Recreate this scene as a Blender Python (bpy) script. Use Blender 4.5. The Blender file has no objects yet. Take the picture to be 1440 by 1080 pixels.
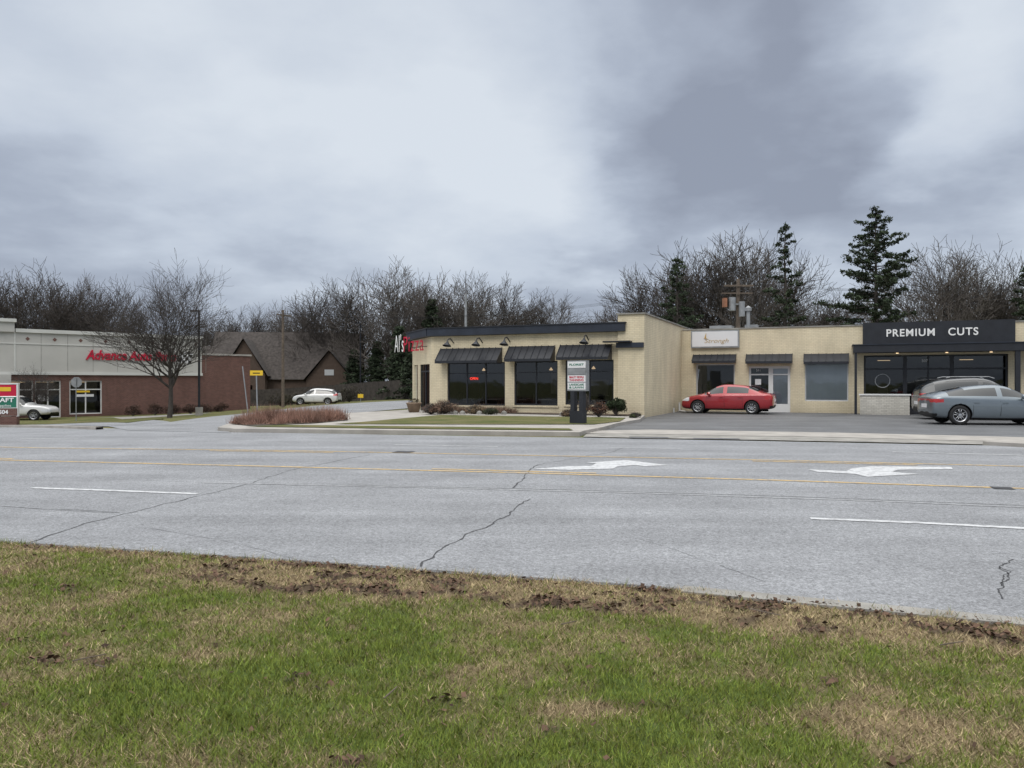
import bpy, bmesh, math, random
import numpy as np
from mathutils import Vector, Matrix
random.seed(7); rng=np.random.default_rng(7)
scene=bpy.context.scene
COL=scene.collection
CAMZ=1.6; F=1080.0; HY=537.0

# ------------------------------------------------------------------ terrain
def S(t):
    t=np.clip(t,0,1); return t*t*(3-2*t)
def h(x,y): return -1.2*S((-x-6)/26.0)*S((y-15)/40.0)
def gp(px,py):
    """back-project image pixel px,py through the camera onto the ground -> world x,y"""
    k=(px-720)/F; m=(HY-py)/F  # view ray through the image pixel px,py
    Y=2.0
    while Y<400:
        if CAMZ+m*Y<h(k*Y,Y): break
        Y+=0.25
    a,b=Y-0.25,Y
    for _ in range(20):
        c=(a+b)/2
        if CAMZ+m*c<h(k*c,c): b=c
        else: a=c
    return (k*b,b)
def at(px,Y): return ((px-720)/F*Y,Y)

# ------------------------------------------------------------------ numpy noise
def vnoise(x,y,seed):
    r=np.random.default_rng(seed).random((256,256))
    xi=np.floor(x).astype(int); yi=np.floor(y).astype(int)
    fx=x-xi; fy=y-yi; fx=fx*fx*(3-2*fx); fy=fy*fy*(3-2*fy)
    a=r[xi%256,yi%256]; b=r[(xi+1)%256,yi%256]; c=r[xi%256,(yi+1)%256]; d=r[(xi+1)%256,(yi+1)%256]
    return (a*(1-fx)+b*fx)*(1-fy)+(c*(1-fx)+d*fx)*fy
def fbm(x,y,seed,o=4):
    s=0;a=.5;t=0
    for i in range(o):
        s=s+a*vnoise(x*2**i,y*2**i,seed+i); t+=a; a*=.55
    return s/t

# ------------------------------------------------------------------ materials
def newmat(name):
    m=bpy.data.materials.new(name); m.use_nodes=True
    nt=m.node_tree; return m,nt,nt.nodes['Principled BSDF']
def mat(name,col,rough=.7,var=.15,scale=3.0,bump=0.0,bscale=40.0,metal=0,spec=.4,coat=0,emit=None,es=0):
    m,nt,p=newmat(name)
    p.inputs['Roughness'].default_value=rough; p.inputs['Metallic'].default_value=metal
    p.inputs['Specular IOR Level'].default_value=spec
    if coat: p.inputs['Coat Weight'].default_value=coat; p.inputs['Coat Roughness'].default_value=.04
    tc=nt.nodes.new('ShaderNodeTexCoord')
    n=nt.nodes.new('ShaderNodeTexNoise'); n.inputs['Scale'].default_value=scale; n.inputs['Detail'].default_value=6
    nt.links.new(tc.outputs['Object'],n.inputs['Vector'])
    r=nt.nodes.new('ShaderNodeMapRange'); r.inputs[1].default_value=.3; r.inputs[2].default_value=.7
    r.inputs[3].default_value=1-var; r.inputs[4].default_value=1+var
    nt.links.new(n.outputs['Fac'],r.inputs[0])
    v=nt.nodes.new('ShaderNodeVectorMath'); v.operation='SCALE'; v.inputs[0].default_value=col
    nt.links.new(r.outputs[0],v.inputs['Scale']); nt.links.new(v.outputs[0],p.inputs['Base Color'])
    if bump:
        n2=nt.nodes.new('ShaderNodeTexNoise'); n2.inputs['Scale'].default_value=bscale; n2.inputs['Detail'].default_value=4
        nt.links.new(tc.outputs['Object'],n2.inputs['Vector'])
        b=nt.nodes.new('ShaderNodeBump'); b.inputs['Strength'].default_value=bump; b.inputs['Distance'].default_value=.02
        nt.links.new(n2.outputs['Fac'],b.inputs['Height']); nt.links.new(b.outputs[0],p.inputs['Normal'])
    if emit: p.inputs['Emission Color'].default_value=(*emit,1); p.inputs['Emission Strength'].default_value=es
    return m
def brickmat(name,c1,c2,mortar,bw=.22,bh=.08,ms=.008,bump=.5,stain=.18,rough=.8):
    m,nt,p=newmat(name); p.inputs['Roughness'].default_value=rough; p.inputs['Specular IOR Level'].default_value=.3
    tc=nt.nodes.new('ShaderNodeTexCoord')
    b=nt.nodes.new('ShaderNodeTexBrick'); b.inputs['Scale'].default_value=1
    b.inputs['Brick Width'].default_value=bw; b.inputs['Row Height'].default_value=bh
    b.inputs['Mortar Size'].default_value=ms; b.inputs['Mortar Smooth'].default_value=.3
    b.inputs['Color1'].default_value=(*c1,1); b.inputs['Color2'].default_value=(*c2,1); b.inputs['Mortar'].default_value=(*mortar,1)
    nt.links.new(tc.outputs['UV'],b.inputs['Vector'])
    n=nt.nodes.new('ShaderNodeTexNoise'); n.inputs['Scale'].default_value=.8; n.inputs['Detail'].default_value=8; n.inputs['Roughness'].default_value=.65
    mp=nt.nodes.new('ShaderNodeMapping'); mp.inputs['Scale'].default_value=(1.6,1.6,.5)
    nt.links.new(tc.outputs['Object'],mp.inputs[0]); nt.links.new(mp.outputs[0],n.inputs['Vector'])
    r=nt.nodes.new('ShaderNodeMapRange'); r.inputs[1].default_value=.3; r.inputs[2].default_value=.7; r.inputs[3].default_value=1-stain; r.inputs[4].default_value=1+stain*.5
    nt.links.new(n.outputs['Fac'],r.inputs[0])
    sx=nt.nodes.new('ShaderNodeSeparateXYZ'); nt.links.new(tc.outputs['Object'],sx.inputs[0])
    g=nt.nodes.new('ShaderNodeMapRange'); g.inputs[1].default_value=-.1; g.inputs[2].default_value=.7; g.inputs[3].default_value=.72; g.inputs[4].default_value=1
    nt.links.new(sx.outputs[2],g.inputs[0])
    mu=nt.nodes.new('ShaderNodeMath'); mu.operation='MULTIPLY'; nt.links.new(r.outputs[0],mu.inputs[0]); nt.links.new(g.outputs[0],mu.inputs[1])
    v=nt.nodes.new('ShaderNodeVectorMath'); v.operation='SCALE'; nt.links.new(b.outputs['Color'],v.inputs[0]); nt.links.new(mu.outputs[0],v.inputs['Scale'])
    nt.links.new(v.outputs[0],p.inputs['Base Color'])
    bp=nt.nodes.new('ShaderNodeBump'); bp.inputs['Strength'].default_value=bump; bp.inputs['Distance'].default_value=.01; bp.invert=True
    nt.links.new(b.outputs['Fac'],bp.inputs['Height']); nt.links.new(bp.outputs[0],p.inputs['Normal'])
    return m
def asphalt(name,base,patch=.12,rough=.85,spec=.3,tint=(.975,1.0,1.05)):
    m,nt,p=newmat(name); p.inputs['Roughness'].default_value=rough; p.inputs['Specular IOR Level'].default_value=spec
    tc=nt.nodes.new('ShaderNodeTexCoord')
    def noise(sc,det,vec=None,ro=.5):
        n=nt.nodes.new('ShaderNodeTexNoise'); n.inputs['Scale'].default_value=sc; n.inputs['Detail'].default_value=det; n.inputs['Roughness'].default_value=ro
        nt.links.new(vec or tc.outputs['Object'],n.inputs['Vector']); return n
    def mr(src,a,b,c,d):
        r=nt.nodes.new('ShaderNodeMapRange'); r.inputs[1].default_value=a; r.inputs[2].default_value=b; r.inputs[3].default_value=c; r.inputs[4].default_value=d
        nt.links.new(src,r.inputs[0]); return r.outputs[0]
    def mul(a,b):
        q=nt.nodes.new('ShaderNodeMath'); q.operation='MULTIPLY'; nt.links.new(a,q.inputs[0]); nt.links.new(b,q.inputs[1]); return q.outputs[0]
    mp=nt.nodes.new('ShaderNodeMapping'); mp.inputs['Rotation'].default_value=(0,0,math.radians(16)); mp.inputs['Scale'].default_value=(.05,.75,1)
    nt.links.new(tc.outputs['Object'],mp.inputs[0])
    a=mr(noise(1.3,5,mp.outputs[0],.6).outputs['Fac'],.3,.7,1-patch,1+patch)
    b=mr(noise(.6,6,None,.6).outputs['Fac'],.3,.7,1-patch,1+patch)
    c=mr(noise(48,3,None,.9).outputs['Fac'],.32,.68,.42,1.58)
    e=mr(noise(14,4,None,.8).outputs['Fac'],.3,.7,.82,1.18)
    f=mul(mul(a,b),mul(c,e))
    v=nt.nodes.new('ShaderNodeVectorMath'); v.operation='SCALE'; v.inputs[0].default_value=[base*t for t in tint]
    nt.links.new(f,v.inputs['Scale']); nt.links.new(v.outputs[0],p.inputs['Base Color'])
    bp=nt.nodes.new('ShaderNodeBump'); bp.inputs['Strength'].default_value=.5; bp.inputs['Distance'].default_value=.01
    nt.links.new(noise(70,3).outputs['Fac'],bp.inputs['Height']); nt.links.new(bp.outputs[0],p.inputs['Normal'])
    return m
def paintmat(name,col,wear=.5):
    m,nt,p=newmat(name); p.inputs['Roughness'].default_value=.7
    tc=nt.nodes.new('ShaderNodeTexCoord'); n=nt.nodes.new('ShaderNodeTexNoise'); n.inputs['Scale'].default_value=9; n.inputs['Detail'].default_value=9; n.inputs['Roughness'].default_value=.8
    nt.links.new(tc.outputs['Object'],n.inputs['Vector'])
    r=nt.nodes.new('ShaderNodeMapRange'); r.inputs[1].default_value=wear-.1; r.inputs[2].default_value=wear+.1
    nt.links.new(n.outputs['Fac'],r.inputs[0])
    mx=nt.nodes.new('ShaderNodeMix'); mx.data_type='RGBA'; mx.inputs[6].default_value=(.2,.2,.21,1); mx.inputs[7].default_value=(*col,1)
    nt.links.new(r.outputs[0],mx.inputs[0]); nt.links.new(mx.outputs[2],p.inputs['Base Color'])
    return m
def glassmat(name,tint=(.35,.38,.4)):
    m=bpy.data.materials.new(name); m.use_nodes=True; nt=m.node_tree; nt.nodes.remove(nt.nodes['Principled BSDF'])
    t=nt.nodes.new('ShaderNodeBsdfTransparent'); t.inputs[0].default_value=(*tint,1)
    g=nt.nodes.new('ShaderNodeBsdfGlossy'); g.inputs['Roughness'].default_value=.03; g.inputs[0].default_value=(.8,.85,.9,1)
    f=nt.nodes.new('ShaderNodeFresnel'); f.inputs[0].default_value=1.6
    n=nt.nodes.new('ShaderNodeTexNoise'); n.inputs['Scale'].default_value=1.1
    tc=nt.nodes.new('ShaderNodeTexCoord'); nt.links.new(tc.outputs['Object'],n.inputs['Vector'])
    bp=nt.nodes.new('ShaderNodeBump'); bp.inputs['Strength'].default_value=.15; bp.inputs['Distance'].default_value=.02
    nt.links.new(n.outputs['Fac'],bp.inputs['Height']); nt.links.new(bp.outputs[0],g.inputs['Normal'])
    x=nt.nodes.new('ShaderNodeMixShader'); nt.links.new(f.outputs[0],x.inputs[0]); nt.links.new(t.outputs[0],x.inputs[1]); nt.links.new(g.outputs[0],x.inputs[2])
    nt.links.new(x.outputs[0],nt.nodes['Material Output'].inputs[0]); return m
def attrmat(name,rough=.8,trans=0):
    m,nt,p=newmat(name); p.inputs['Roughness'].default_value=rough; p.inputs['Specular IOR Level'].default_value=.2
    a=nt.nodes.new('ShaderNodeAttribute'); a.attribute_name='Col'; nt.links.new(a.outputs['Color'],p.inputs['Base Color']); return m

M={}
M['asphalt']=asphalt('asphalt_road',.225,.15)
M['lot']=asphalt('asphalt_lot',.10,.25,.6,.5)
M['street']=asphalt('asphalt_street',.22,.15)
M['conc']=mat('concrete',(.33,.31,.285),.85,.18,1.5,.3,60)
M['conc2']=mat('concrete_dirty',(.25,.24,.22),.85,.3,2,.4,50)
M['white']=paintmat('road_paint_white',(.53,.54,.55),.44)
M['yellow']=paintmat('road_paint_yellow',(.56,.38,.14),.46)
M['faint']=paintmat('road_paint_worn',(.36,.37,.38),.52)
M['crack']=mat('crack_tar',(.035,.035,.038),.7,.3,10)
M['stain']=mat('tar_stain_edge_shade',(.10,.10,.10),.7,.4,6)  # lot stains, and the painted shade strip at the near road edge
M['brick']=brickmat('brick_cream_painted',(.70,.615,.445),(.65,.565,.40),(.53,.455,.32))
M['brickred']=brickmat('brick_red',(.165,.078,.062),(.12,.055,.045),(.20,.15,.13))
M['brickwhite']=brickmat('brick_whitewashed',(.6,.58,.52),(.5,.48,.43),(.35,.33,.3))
M['black']=mat('black_metal',(.018,.02,.026),.45,.2,3)
M['navy']=mat('fascia_dark',(.02,.026,.04),.5,.25,2)
M['glass']=glassmat('window_glass',(.85,.88,.9))
M['glassd']=glassmat('window_glass_dark',(.34,.35,.36))
M['inner']=mat('interior_dark',(.06,.055,.05),.9,.3,2)
M['innerw']=mat('interior_light',(.40,.37,.32),.9,.2,2)
M['blind']=mat('window_blind',(.46,.50,.52),.7,.1,1)
M['wht']=mat('white_paint',(.66,.66,.65),.5,.06,2)
M['frame']=mat('aluminium_frame',(.55,.56,.57),.4,.05,3,metal=.3)
M['cream']=mat('stucco_cream',(.46,.45,.42),.9,.08,.5,.2,30)
M['cream2']=mat('stucco_trim',(.56,.56,.53),.9,.08,.5)
M['red']=mat('sign_red',(.50,.012,.045),.4,.05,2)
M['roofr']=mat('roof_membrane',(.2,.2,.2),.9,.2,1)
M['signwhite']=mat('sign_white',(.66,.66,.67),.4,.05,1)
M['txtwhite']=mat('letter_white',(.78,.78,.77),.4,.03,1)
M['gold']=mat('letter_gold',(.45,.3,.1),.4,.05,1)
M['galv']=mat('galvanised_steel',(.28,.29,.30),.5,.15,4,metal=.4)
M['wood']=mat('pole_wood',(.12,.095,.075),.9,.3,6,.3,30)
M['bark']=mat('bark',(.062,.053,.048),.95,.3,4,.4,20)
M['barkl']=mat('bark_light',(.095,.083,.075),.95,.3,4,.4,20)
M['shingle']=mat('roof_shingle',(.06,.052,.048),.95,.35,3,.4,20)
M['siding']=mat('siding_brown',(.085,.06,.047),.9,.15,3)
M['fence']=mat('fence_wood',(.05,.043,.038),.9,.35,3)
M['yel']=mat('sign_yellow',(.70,.46,.03),.5,.05,1)
M['green']=mat('sign_green',(.02,.16,.10),.5,.05,1)
M['neon']=mat('neon_red',(.8,.05,.02),.4,0,1,emit=(1,.05,.03),es=1.4)
M['bulb']=mat('lamp_warm',(.9,.8,.6),.4,0,1,emit=(1,.7,.4),es=1.5)
M['tyre']=mat('tyre',(.018,.018,.019),.8,.2,8)
M['rim']=mat('wheel_rim',(.45,.46,.48),.3,.1,5,metal=.8)
M['cblk']=mat('car_black',(.012,.012,.013),.5,.1,5)
M['tail']=mat('tail_light',(.35,.01,.01),.15,.1,5,coat=1)
M['head']=mat('head_light',(.6,.62,.65),.1,.1,5,coat=1)
m_,nt_,p_=newmat('car_glass'); p_.inputs['Base Color'].default_value=(.012,.015,.018,1); p_.inputs['Roughness'].default_value=.03; p_.inputs['Specular IOR Level'].default_value=.8; M['cglass']=m_
def carpaint(n,c,metal=.2): return mat(n,c,.35,.04,1,metal=metal,spec=.5,coat=1)
M['attr']=attrmat('foliage_vcol'); M['soil']=attrmat('soil_vcol',.95)

# ------------------------------------------------------------------ mesh builder
class MB:
    def __init__(s): s.v=[];s.f=[];s.m=[];s.mats=[]
    def mi(s,k):
        if k not in s.mats: s.mats.append(k)
        return s.mats.index(k)
    def poly(s,pts,k):
        b=len(s.v); s.v+= [tuple(p) for p in pts]; s.f.append(tuple(range(b,b+len(pts)))); s.m.append(s.mi(k))
    def box(s,x0,x1,y0,y1,z0,z1,k):
        b=len(s.v); s.v+=[(x0,y0,z0),(x1,y0,z0),(x1,y1,z0),(x0,y1,z0),(x0,y0,z1),(x1,y0,z1),(x1,y1,z1),(x0,y1,z1)]
        for q in ((0,3,2,1),(4,5,6,7),(0,1,5,4),(1,2,6,5),(2,3,7,6),(3,0,4,7)):
            s.f.append(tuple(b+i for i in q)); s.m.append(s.mi(k))
    def prism(s,xy,z0,z1,k):
        n=len(xy); b=len(s.v); s.v+=[(x,y,z0) for x,y in xy]+[(x,y,z1) for x,y in xy]
        s.f.append(tuple(b+i for i in reversed(range(n)))); s.m.append(s.mi(k))
        s.f.append(tuple(b+n+i for i in range(n))); s.m.append(s.mi(k))
        for i in range(n):
            j=(i+1)%n; s.f.append((b+i,b+j,b+n+j,b+n+i)); s.m.append(s.mi(k))
    def cyl(s,p0,p1,r0,r1,n,k,caps=True):
        p0=Vector(p0);p1=Vector(p1); d=(p1-p0).normalized(); a=d.orthogonal().normalized(); c=d.cross(a); b=len(s.v)
        for p,r in ((p0,r0),(p1,r1)):
            for i in range(n):
                t=2*math.pi*i/n; s.v.append(tuple(p+a*(math.cos(t)*r)+c*(math.sin(t)*r)))
        for i in range(n):
            j=(i+1)%n; s.f.append((b+i,b+j,b+n+j,b+n+i)); s.m.append(s.mi(k))
        if caps:
            s.f.append(tuple(b+i for i in reversed(range(n)))); s.m.append(s.mi(k)); s.f.append(tuple(b+n+i for i in range(n))); s.m.append(s.mi(k))
    def path(s,pts,r,n,k):
        for a,b in zip(pts[:-1],pts[1:]): s.cyl(a,b,r,r,n,k)
    def lathe(s,c,axis,prof,n,k):
        c=Vector(c); d=Vector(axis).normalized(); a=d.orthogonal().normalized(); e=d.cross(a); b=len(s.v)
        for r,o in prof:
            for i in range(n):
                t=2*math.pi*i/n; s.v.append(tuple(c+d*o+a*(math.cos(t)*r)+e*(math.sin(t)*r)))
        for q in range(len(prof)-1):
            for i in range(n):
                j=(i+1)%n; s.f.append((b+q*n+i,b+q*n+j,b+(q+1)*n+j,b+(q+1)*n+i)); s.m.append(s.mi(k))
    def build(s,name,parent=None,smooth=False,loc=None,rot=0,bevel=0):
        me=bpy.data.meshes.new(name); me.from_pydata(s.v,[],s.f)
        for k in s.mats: me.materials.append(M[k] if isinstance(k,str) else k)
        me.polygons.foreach_set('material_index',s.m)
        bm=bmesh.new(); bm.from_mesh(me); bmesh.ops.recalc_face_normals(bm,faces=bm.faces)
        uv=bm.loops.layers.uv.new('UVMap')
        for f in bm.faces:
            n=f.normal
            if abs(n.z)>.7: t=Vector((1,0,0)); w=Vector((0,1,0))
            else: t=Vector((-n.y,n.x,0)).normalized(); w=Vector((0,0,1))
            for l in f.loops: l[uv].uv=(l.vert.co.dot(t),l.vert.co.dot(w))
            f.smooth=smooth
        bm.to_mesh(me); bm.free()
        o=bpy.data.objects.new(name,me); COL.objects.link(o)
        if parent: o.parent=parent
        if loc is not None: o.location=loc
        o.rotation_euler[2]=rot
        return o
def empty(name,loc=(0,0,0),rot=0):
    o=bpy.data.objects.new(name,None); COL.objects.link(o); o.location=loc; o.rotation_euler[2]=rot; o.empty_display_size=.3; return o
def wall(mb,x0,x1,z0,z1,y0,y1,ops,k):
    xs=sorted({x0,x1,*[o[0] for o in ops],*[o[1] for o in ops]}); zs=sorted({z0,z1,*[o[2] for o in ops],*[o[3] for o in ops]})
    for a,b in zip(xs[:-1],xs[1:]):
        for c,d in zip(zs[:-1],zs[1:]):
            cx,cz=(a+b)/2,(c+d)/2
            if not any(o[0]<cx<o[1] and o[2]<cz<o[3] for o in ops): mb.box(a,b,y0,y1,c,d,k)
def awning(mb,x0,x1,zt,zb,dep,k='black',y=0,seam=.3):
    mb.poly([(x0,y-.03,zt),(x1,y-.03,zt),(x1,y-dep,zb+.12),(x0,y-dep,zb+.12)],k)
    mb.poly([(x0,y-.03,zt-.04),(x1,y-.03,zt-.04),(x1,y-dep+.03,zb+.08),(x0,y-dep+.03,zb+.08)],k)
    mb.box(x0,x1,y-dep-.02,y-dep,zb,zb+.12,k)
    for x in (x0,x1):
        mb.poly([(x,y-.02,zt),(x,y-dep,zb+.12),(x,y-dep,zb),(x,y-.02,zb)],k)
    n=max(2,int((x1-x0)/seam))
    for i in range(n+1):
        x=x0+(x1-x0)*i/n
        mb.cyl((x,y-.03,zt+.015),(x,y-dep,zb+.135),.02,.02,4,k)
def text(body,loc,size,m,parent,rot=(math.pi/2,0,0),ext=.02,off=0.0,name='lettering',align='LEFT',sx=1,shear=0,space=1,width=None):
    c=bpy.data.curves.new(name,'FONT'); c.body=body; c.size=size; c.extrude=ext; c.offset=off; c.align_x=align; c.align_y='CENTER'; c.shear=shear; c.space_character=space
    c.materials.append(M[m] if isinstance(m,str) else m)
    o=bpy.data.objects.new(name,c); COL.objects.link(o); o.parent=parent; o.location=loc; o.rotation_euler=rot; o.scale=(sx,1,1)
    if width:
        bpy.context.view_layer.update(); w=o.dimensions.x/ sx
        if w>0: o.scale=(width/w,1,1)
    return o

# ------------------------------------------------------------------ ground sheets
def _cut(bm,pts,step):
    vs=[bm.verts.new((x,y,0)) for x,y in pts]; bm.faces.new(vs)
    xs=[p[0] for p in pts]; ys=[p[1] for p in pts]
    for ax,lo,hi in ((0,min(xs),max(xs)),(1,min(ys),max(ys))):
        c=math.ceil(lo/step)*step
        while c<hi:
            co=(c,0,0) if ax==0 else (0,c,0); no=(1,0,0) if ax==0 else (0,1,0)
            bmesh.ops.bisect_plane(bm,geom=bm.verts[:]+bm.edges[:]+bm.faces[:],plane_co=co,plane_no=no,dist=1e-5)
            c+=step
def sheet(name,pts,off,m,step=1.0,side=0):
    bm=bmesh.new(); _cut(bm,pts,step)
    bmesh.ops.remove_doubles(bm,verts=bm.verts,dist=1e-5)
    bmesh.ops.triangulate(bm,faces=bm.faces[:])
    bmesh.ops.recalc_face_normals(bm,faces=bm.faces)
    if sum(f.normal.z for f in bm.faces)<0: bmesh.ops.reverse_faces(bm,faces=bm.faces)
    for v in bm.verts: v.co.z=float(h(v.co.x,v.co.y))+off
    if side:
        be=[e for e in bm.edges if e.is_boundary]
        r=bmesh.ops.extrude_edge_only(bm,edges=be)
        for v in r['geom']:
            if isinstance(v,bmesh.types.BMVert): v.co.z-=side
        bmesh.ops.recalc_face_normals(bm,faces=bm.faces)
    me=bpy.data.meshes.new(name); bm.to_mesh(me); bm.free(); me.materials.append(M[m])
    o=bpy.data.objects.new(name,me); COL.objects.link(o); return o
def strips(name,lst,off,m,dens=1.0,side=0,parent=None):
    V=[];Fc=[]
    for pts,w in lst:
        P=[Vector((p[0],p[1])) for p in pts]; Q=[P[0]]
        for a,b in zip(P[:-1],P[1:]):
            n=max(1,int((b-a).length/dens))
            for i in range(1,n+1): Q.append(a+(b-a)*i/n)
        base=len(V); n=len(Q)
        for i,q in enumerate(Q):
            d=(Q[min(i+1,n-1)]-Q[max(i-1,0)]).normalized(); t=Vector((-d.y,d.x))
            ww=(w(i/n) if callable(w) else w)/2
            for s_ in (-1,1):
                p=q+t*ww*s_; V.append((p.x,p.y,float(h(p.x,p.y))+off))
            if side:
                for s_ in (-1,1):
                    p=q+t*ww*s_; V.append((p.x,p.y,float(h(p.x,p.y))+off-side))
        k=4 if side else 2
        for i in range(n-1):
            a=base+i*k; b=a+k
            Fc.append((a,b,b+1,a+1))
            if side: Fc.append((a,a+2,b+2,b)); Fc.append((a+1,b+1,b+3,a+3))
        if side: Fc.append((base,base+1,base+3,base+2))
    me=bpy.data.meshes.new(name); me.from_pydata(V,[],Fc); me.materials.append(M[m])
    bm=bmesh.new(); bm.from_mesh(me); bmesh.ops.recalc_face_normals(bm,faces=bm.faces)
    if sum(f.normal.z for f in bm.faces)<0: bmesh.ops.reverse_faces(bm,faces=bm.faces)
    bm.to_mesh(me); bm.free()
    o=bpy.data.objects.new(name,me); COL.objects.link(o)
    if parent: o.parent=parent
    return o

gx=[-1500,-800,-400,-200,-120]+list(range(-90,61))+[80,120,200,400,800,1500]
gy=[-800,-300,-100,-40,-20]+list(range(-10,111))+[130,170,250,400,800,1500,3000]
tv=[(x,y,float(h(x,y))) for y in gy for x in gx]
nx=len(gx); tf=[(j*nx+i,j*nx+i+1,(j+1)*nx+i+1,(j+1)*nx+i) for j in range(len(gy)-1) for i in range(nx-1)]
me=bpy.data.meshes.new('ground'); me.from_pydata(tv,[],tf)
m,nt,p=newmat('ground_grass'); p.inputs['Roughness'].default_value=.95; p.inputs['Specular IOR Level'].default_value=.1
tc=nt.nodes.new('ShaderNodeTexCoord'); n=nt.nodes.new('ShaderNodeTexNoise'); n.inputs['Scale'].default_value=.7; n.inputs['Detail'].default_value=9; n.inputs['Roughness'].default_value=.7
nt.links.new(tc.outputs['Object'],n.inputs['Vector']); cr=nt.nodes.new('ShaderNodeValToRGB')
cr.color_ramp.elements[0].position=.35; cr.color_ramp.elements[0].color=(.075,.095,.03,1); cr.color_ramp.elements[1].position=.65; cr.color_ramp.elements[1].color=(.16,.14,.07,1)
nt.links.new(n.outputs['Fac'],cr.inputs[0]); nt.links.new(cr.outputs[0],p.inputs['Base Color'])
n2=nt.nodes.new('ShaderNodeTexNoise'); n2.inputs['Scale'].default_value=30; n2.inputs['Detail'].default_value=4; nt.links.new(tc.outputs['Object'],n2.inputs['Vector'])
bp=nt.nodes.new('ShaderNodeBump'); bp.inputs['Strength'].default_value=.8; bp.inputs['Distance'].default_value=.04; nt.links.new(n2.outputs['Fac'],bp.inputs['Height']); nt.links.new(bp.outputs[0],p.inputs['Normal'])
M['grass']=m; me.materials.append(m)
o=bpy.data.objects.new('ground',me); COL.objects.link(o)

NE=[(-70,26),(-30,14.3),(-14,9.95),(-5.05,7.58),(-1.48,6.65),(1.3,5.84),(3.36,5.04),(8,3.05),(20,-2.5),(45,-13)]
FEp=[gp(-60,600),gp(0,601.5),gp(310,608),gp(560,612),gp(820,616),gp(1440,628)]
FE=[(-95,47)]+FEp+[(20,16.8),(55,5)]
road=sheet('road',NE+FE[::-1],.012,'asphalt')
sheet('side_street',[gp(325,609.5),gp(180,606),gp(150,600),gp(240,594),gp(300,586),gp(360,580),gp(440,571),gp(585,563),at(640,75),at(640,60),gp(592,573),gp(480,583),gp(420,590),gp(345,597),gp(312,604)],.020,'street')
sheet('driveway',[gp(-120,600),gp(-60,593),gp(60,590),gp(170,590),gp(240,594),gp(150,600.5)],.026,'street')
sheet('forecourt',[at(-60,56),at(-60,50),at(75,51.5),at(150,55),at(270,60),at(300,64),at(230,63),at(100,58.5)],.022,'conc2')
a23=math.radians(23); U=Vector((math.cos(a23),-math.sin(a23))); Vv=Vector((math.sin(a23),math.cos(a23)))
C0=Vector((5.887,34)); C1=C0+Vv*8.55
def on(o,a,b): q=o+U*a+Vv*b; return (q.x,q.y)
sheet('parking_lot',[on(C0,.0,.1),on(C1,0,.1),on(C1,26,.1),(44,22),(40,12.3),gp(1440,619),gp(1180,613),gp(915,607.5),gp(850,606),gp(868,600),gp(900,594)],.022,'lot')
sheet('sidewalk',[gp(820,607.5),gp(915,605.5),gp(1180,610),gp(1440,616.5),(40,12.9),(40,11.4),gp(1440,623.5),gp(1180,616.5),gp(915,612),gp(820,611)],.036,'conc')
sheet('apron',[gp(825,611.5),gp(915,610),gp(1180,615),gp(1440,622),(18,19.6),(18,18.3),gp(1440,627.6),gp(1180,622.2),gp(820,615.6)],.028,'conc2')
strips('lot_patches',[(LPx,w_) for LPx,w_ in (([gp(885,616.5),gp(940,617)],.7),([gp(975,618),gp(1040,619)],.45))],.033,'stain')
isl=[gp(306,606.5),gp(318,602),gp(345,596),gp(420,589.5),gp(480,585),gp(560,580.5),on(C0,-13.3,3.0),on(C0,-10.7,-.05),on(C0,0,-.05),gp(900,594),gp(868,600),gp(848,606),gp(822,611.5),gp(815,614),gp(560,611),gp(330,608.5)]
sheet('verge_kerb',isl,.13,'conc',side=.16)
sheet('verge_lawn',[gp(470,602),gp(520,598),gp(575,592.5),gp(620,588),gp(700,589.5),gp(880,592.5),gp(872,598),gp(835,602.5),gp(640,602.5)],.15,'grass')
sheet('verge_lawn',[gp(345,606),gp(400,603.5),gp(600,606),gp(800,609),gp(806,611.8),gp(560,609.2)],.15,'grass')
M['mulch']=mat('mulch',(.085,.06,.045),.95,.4,5,.8,20)
sheet('planting_bed',[gp(325,602),gp(350,597.5),gp(430,591.5),gp(480,590),gp(490,596),gp(440,601),gp(350,604.5)],.155,'mulch')
sheet('planting_bed',[on(C0,-10.3,-.2),on(C0,-.1,-.2),on(C0,-.1,-1.5),on(C0,-4,-1.3),on(C0,-7,-1.0),on(C0,-10.3,-1.2)],.158,'mulch')
strips('kerb',[([gp(-60,599.8),gp(0,601.2),gp(140,604.5)],.25),([gp(1395,624.5),gp(1470,628.6)],1.3)],.10,'conc',side=.1)
sheet('verge_lawn',[gp(-100,597),gp(-60,591),gp(60,588.5),gp(160,588),gp(230,590),gp(180,595.5),gp(60,597.5)],.05,'grass',side=.05)
def off_poly(pts,d):
    out=[]
    for i,p_ in enumerate(pts):
        a=Vector(pts[max(i-1,0)]);b=Vector(pts[min(i+1,len(pts)-1)]); t=(b-a).normalized(); nn=Vector((t.y,-t.x)); q=Vector(p_)+nn*d; out.append((q.x,q.y))
    return out
strips('near_kerb',[(off_poly(NE[5:9],.02),.17)],.035,'conc2',.3,side=.03)

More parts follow.
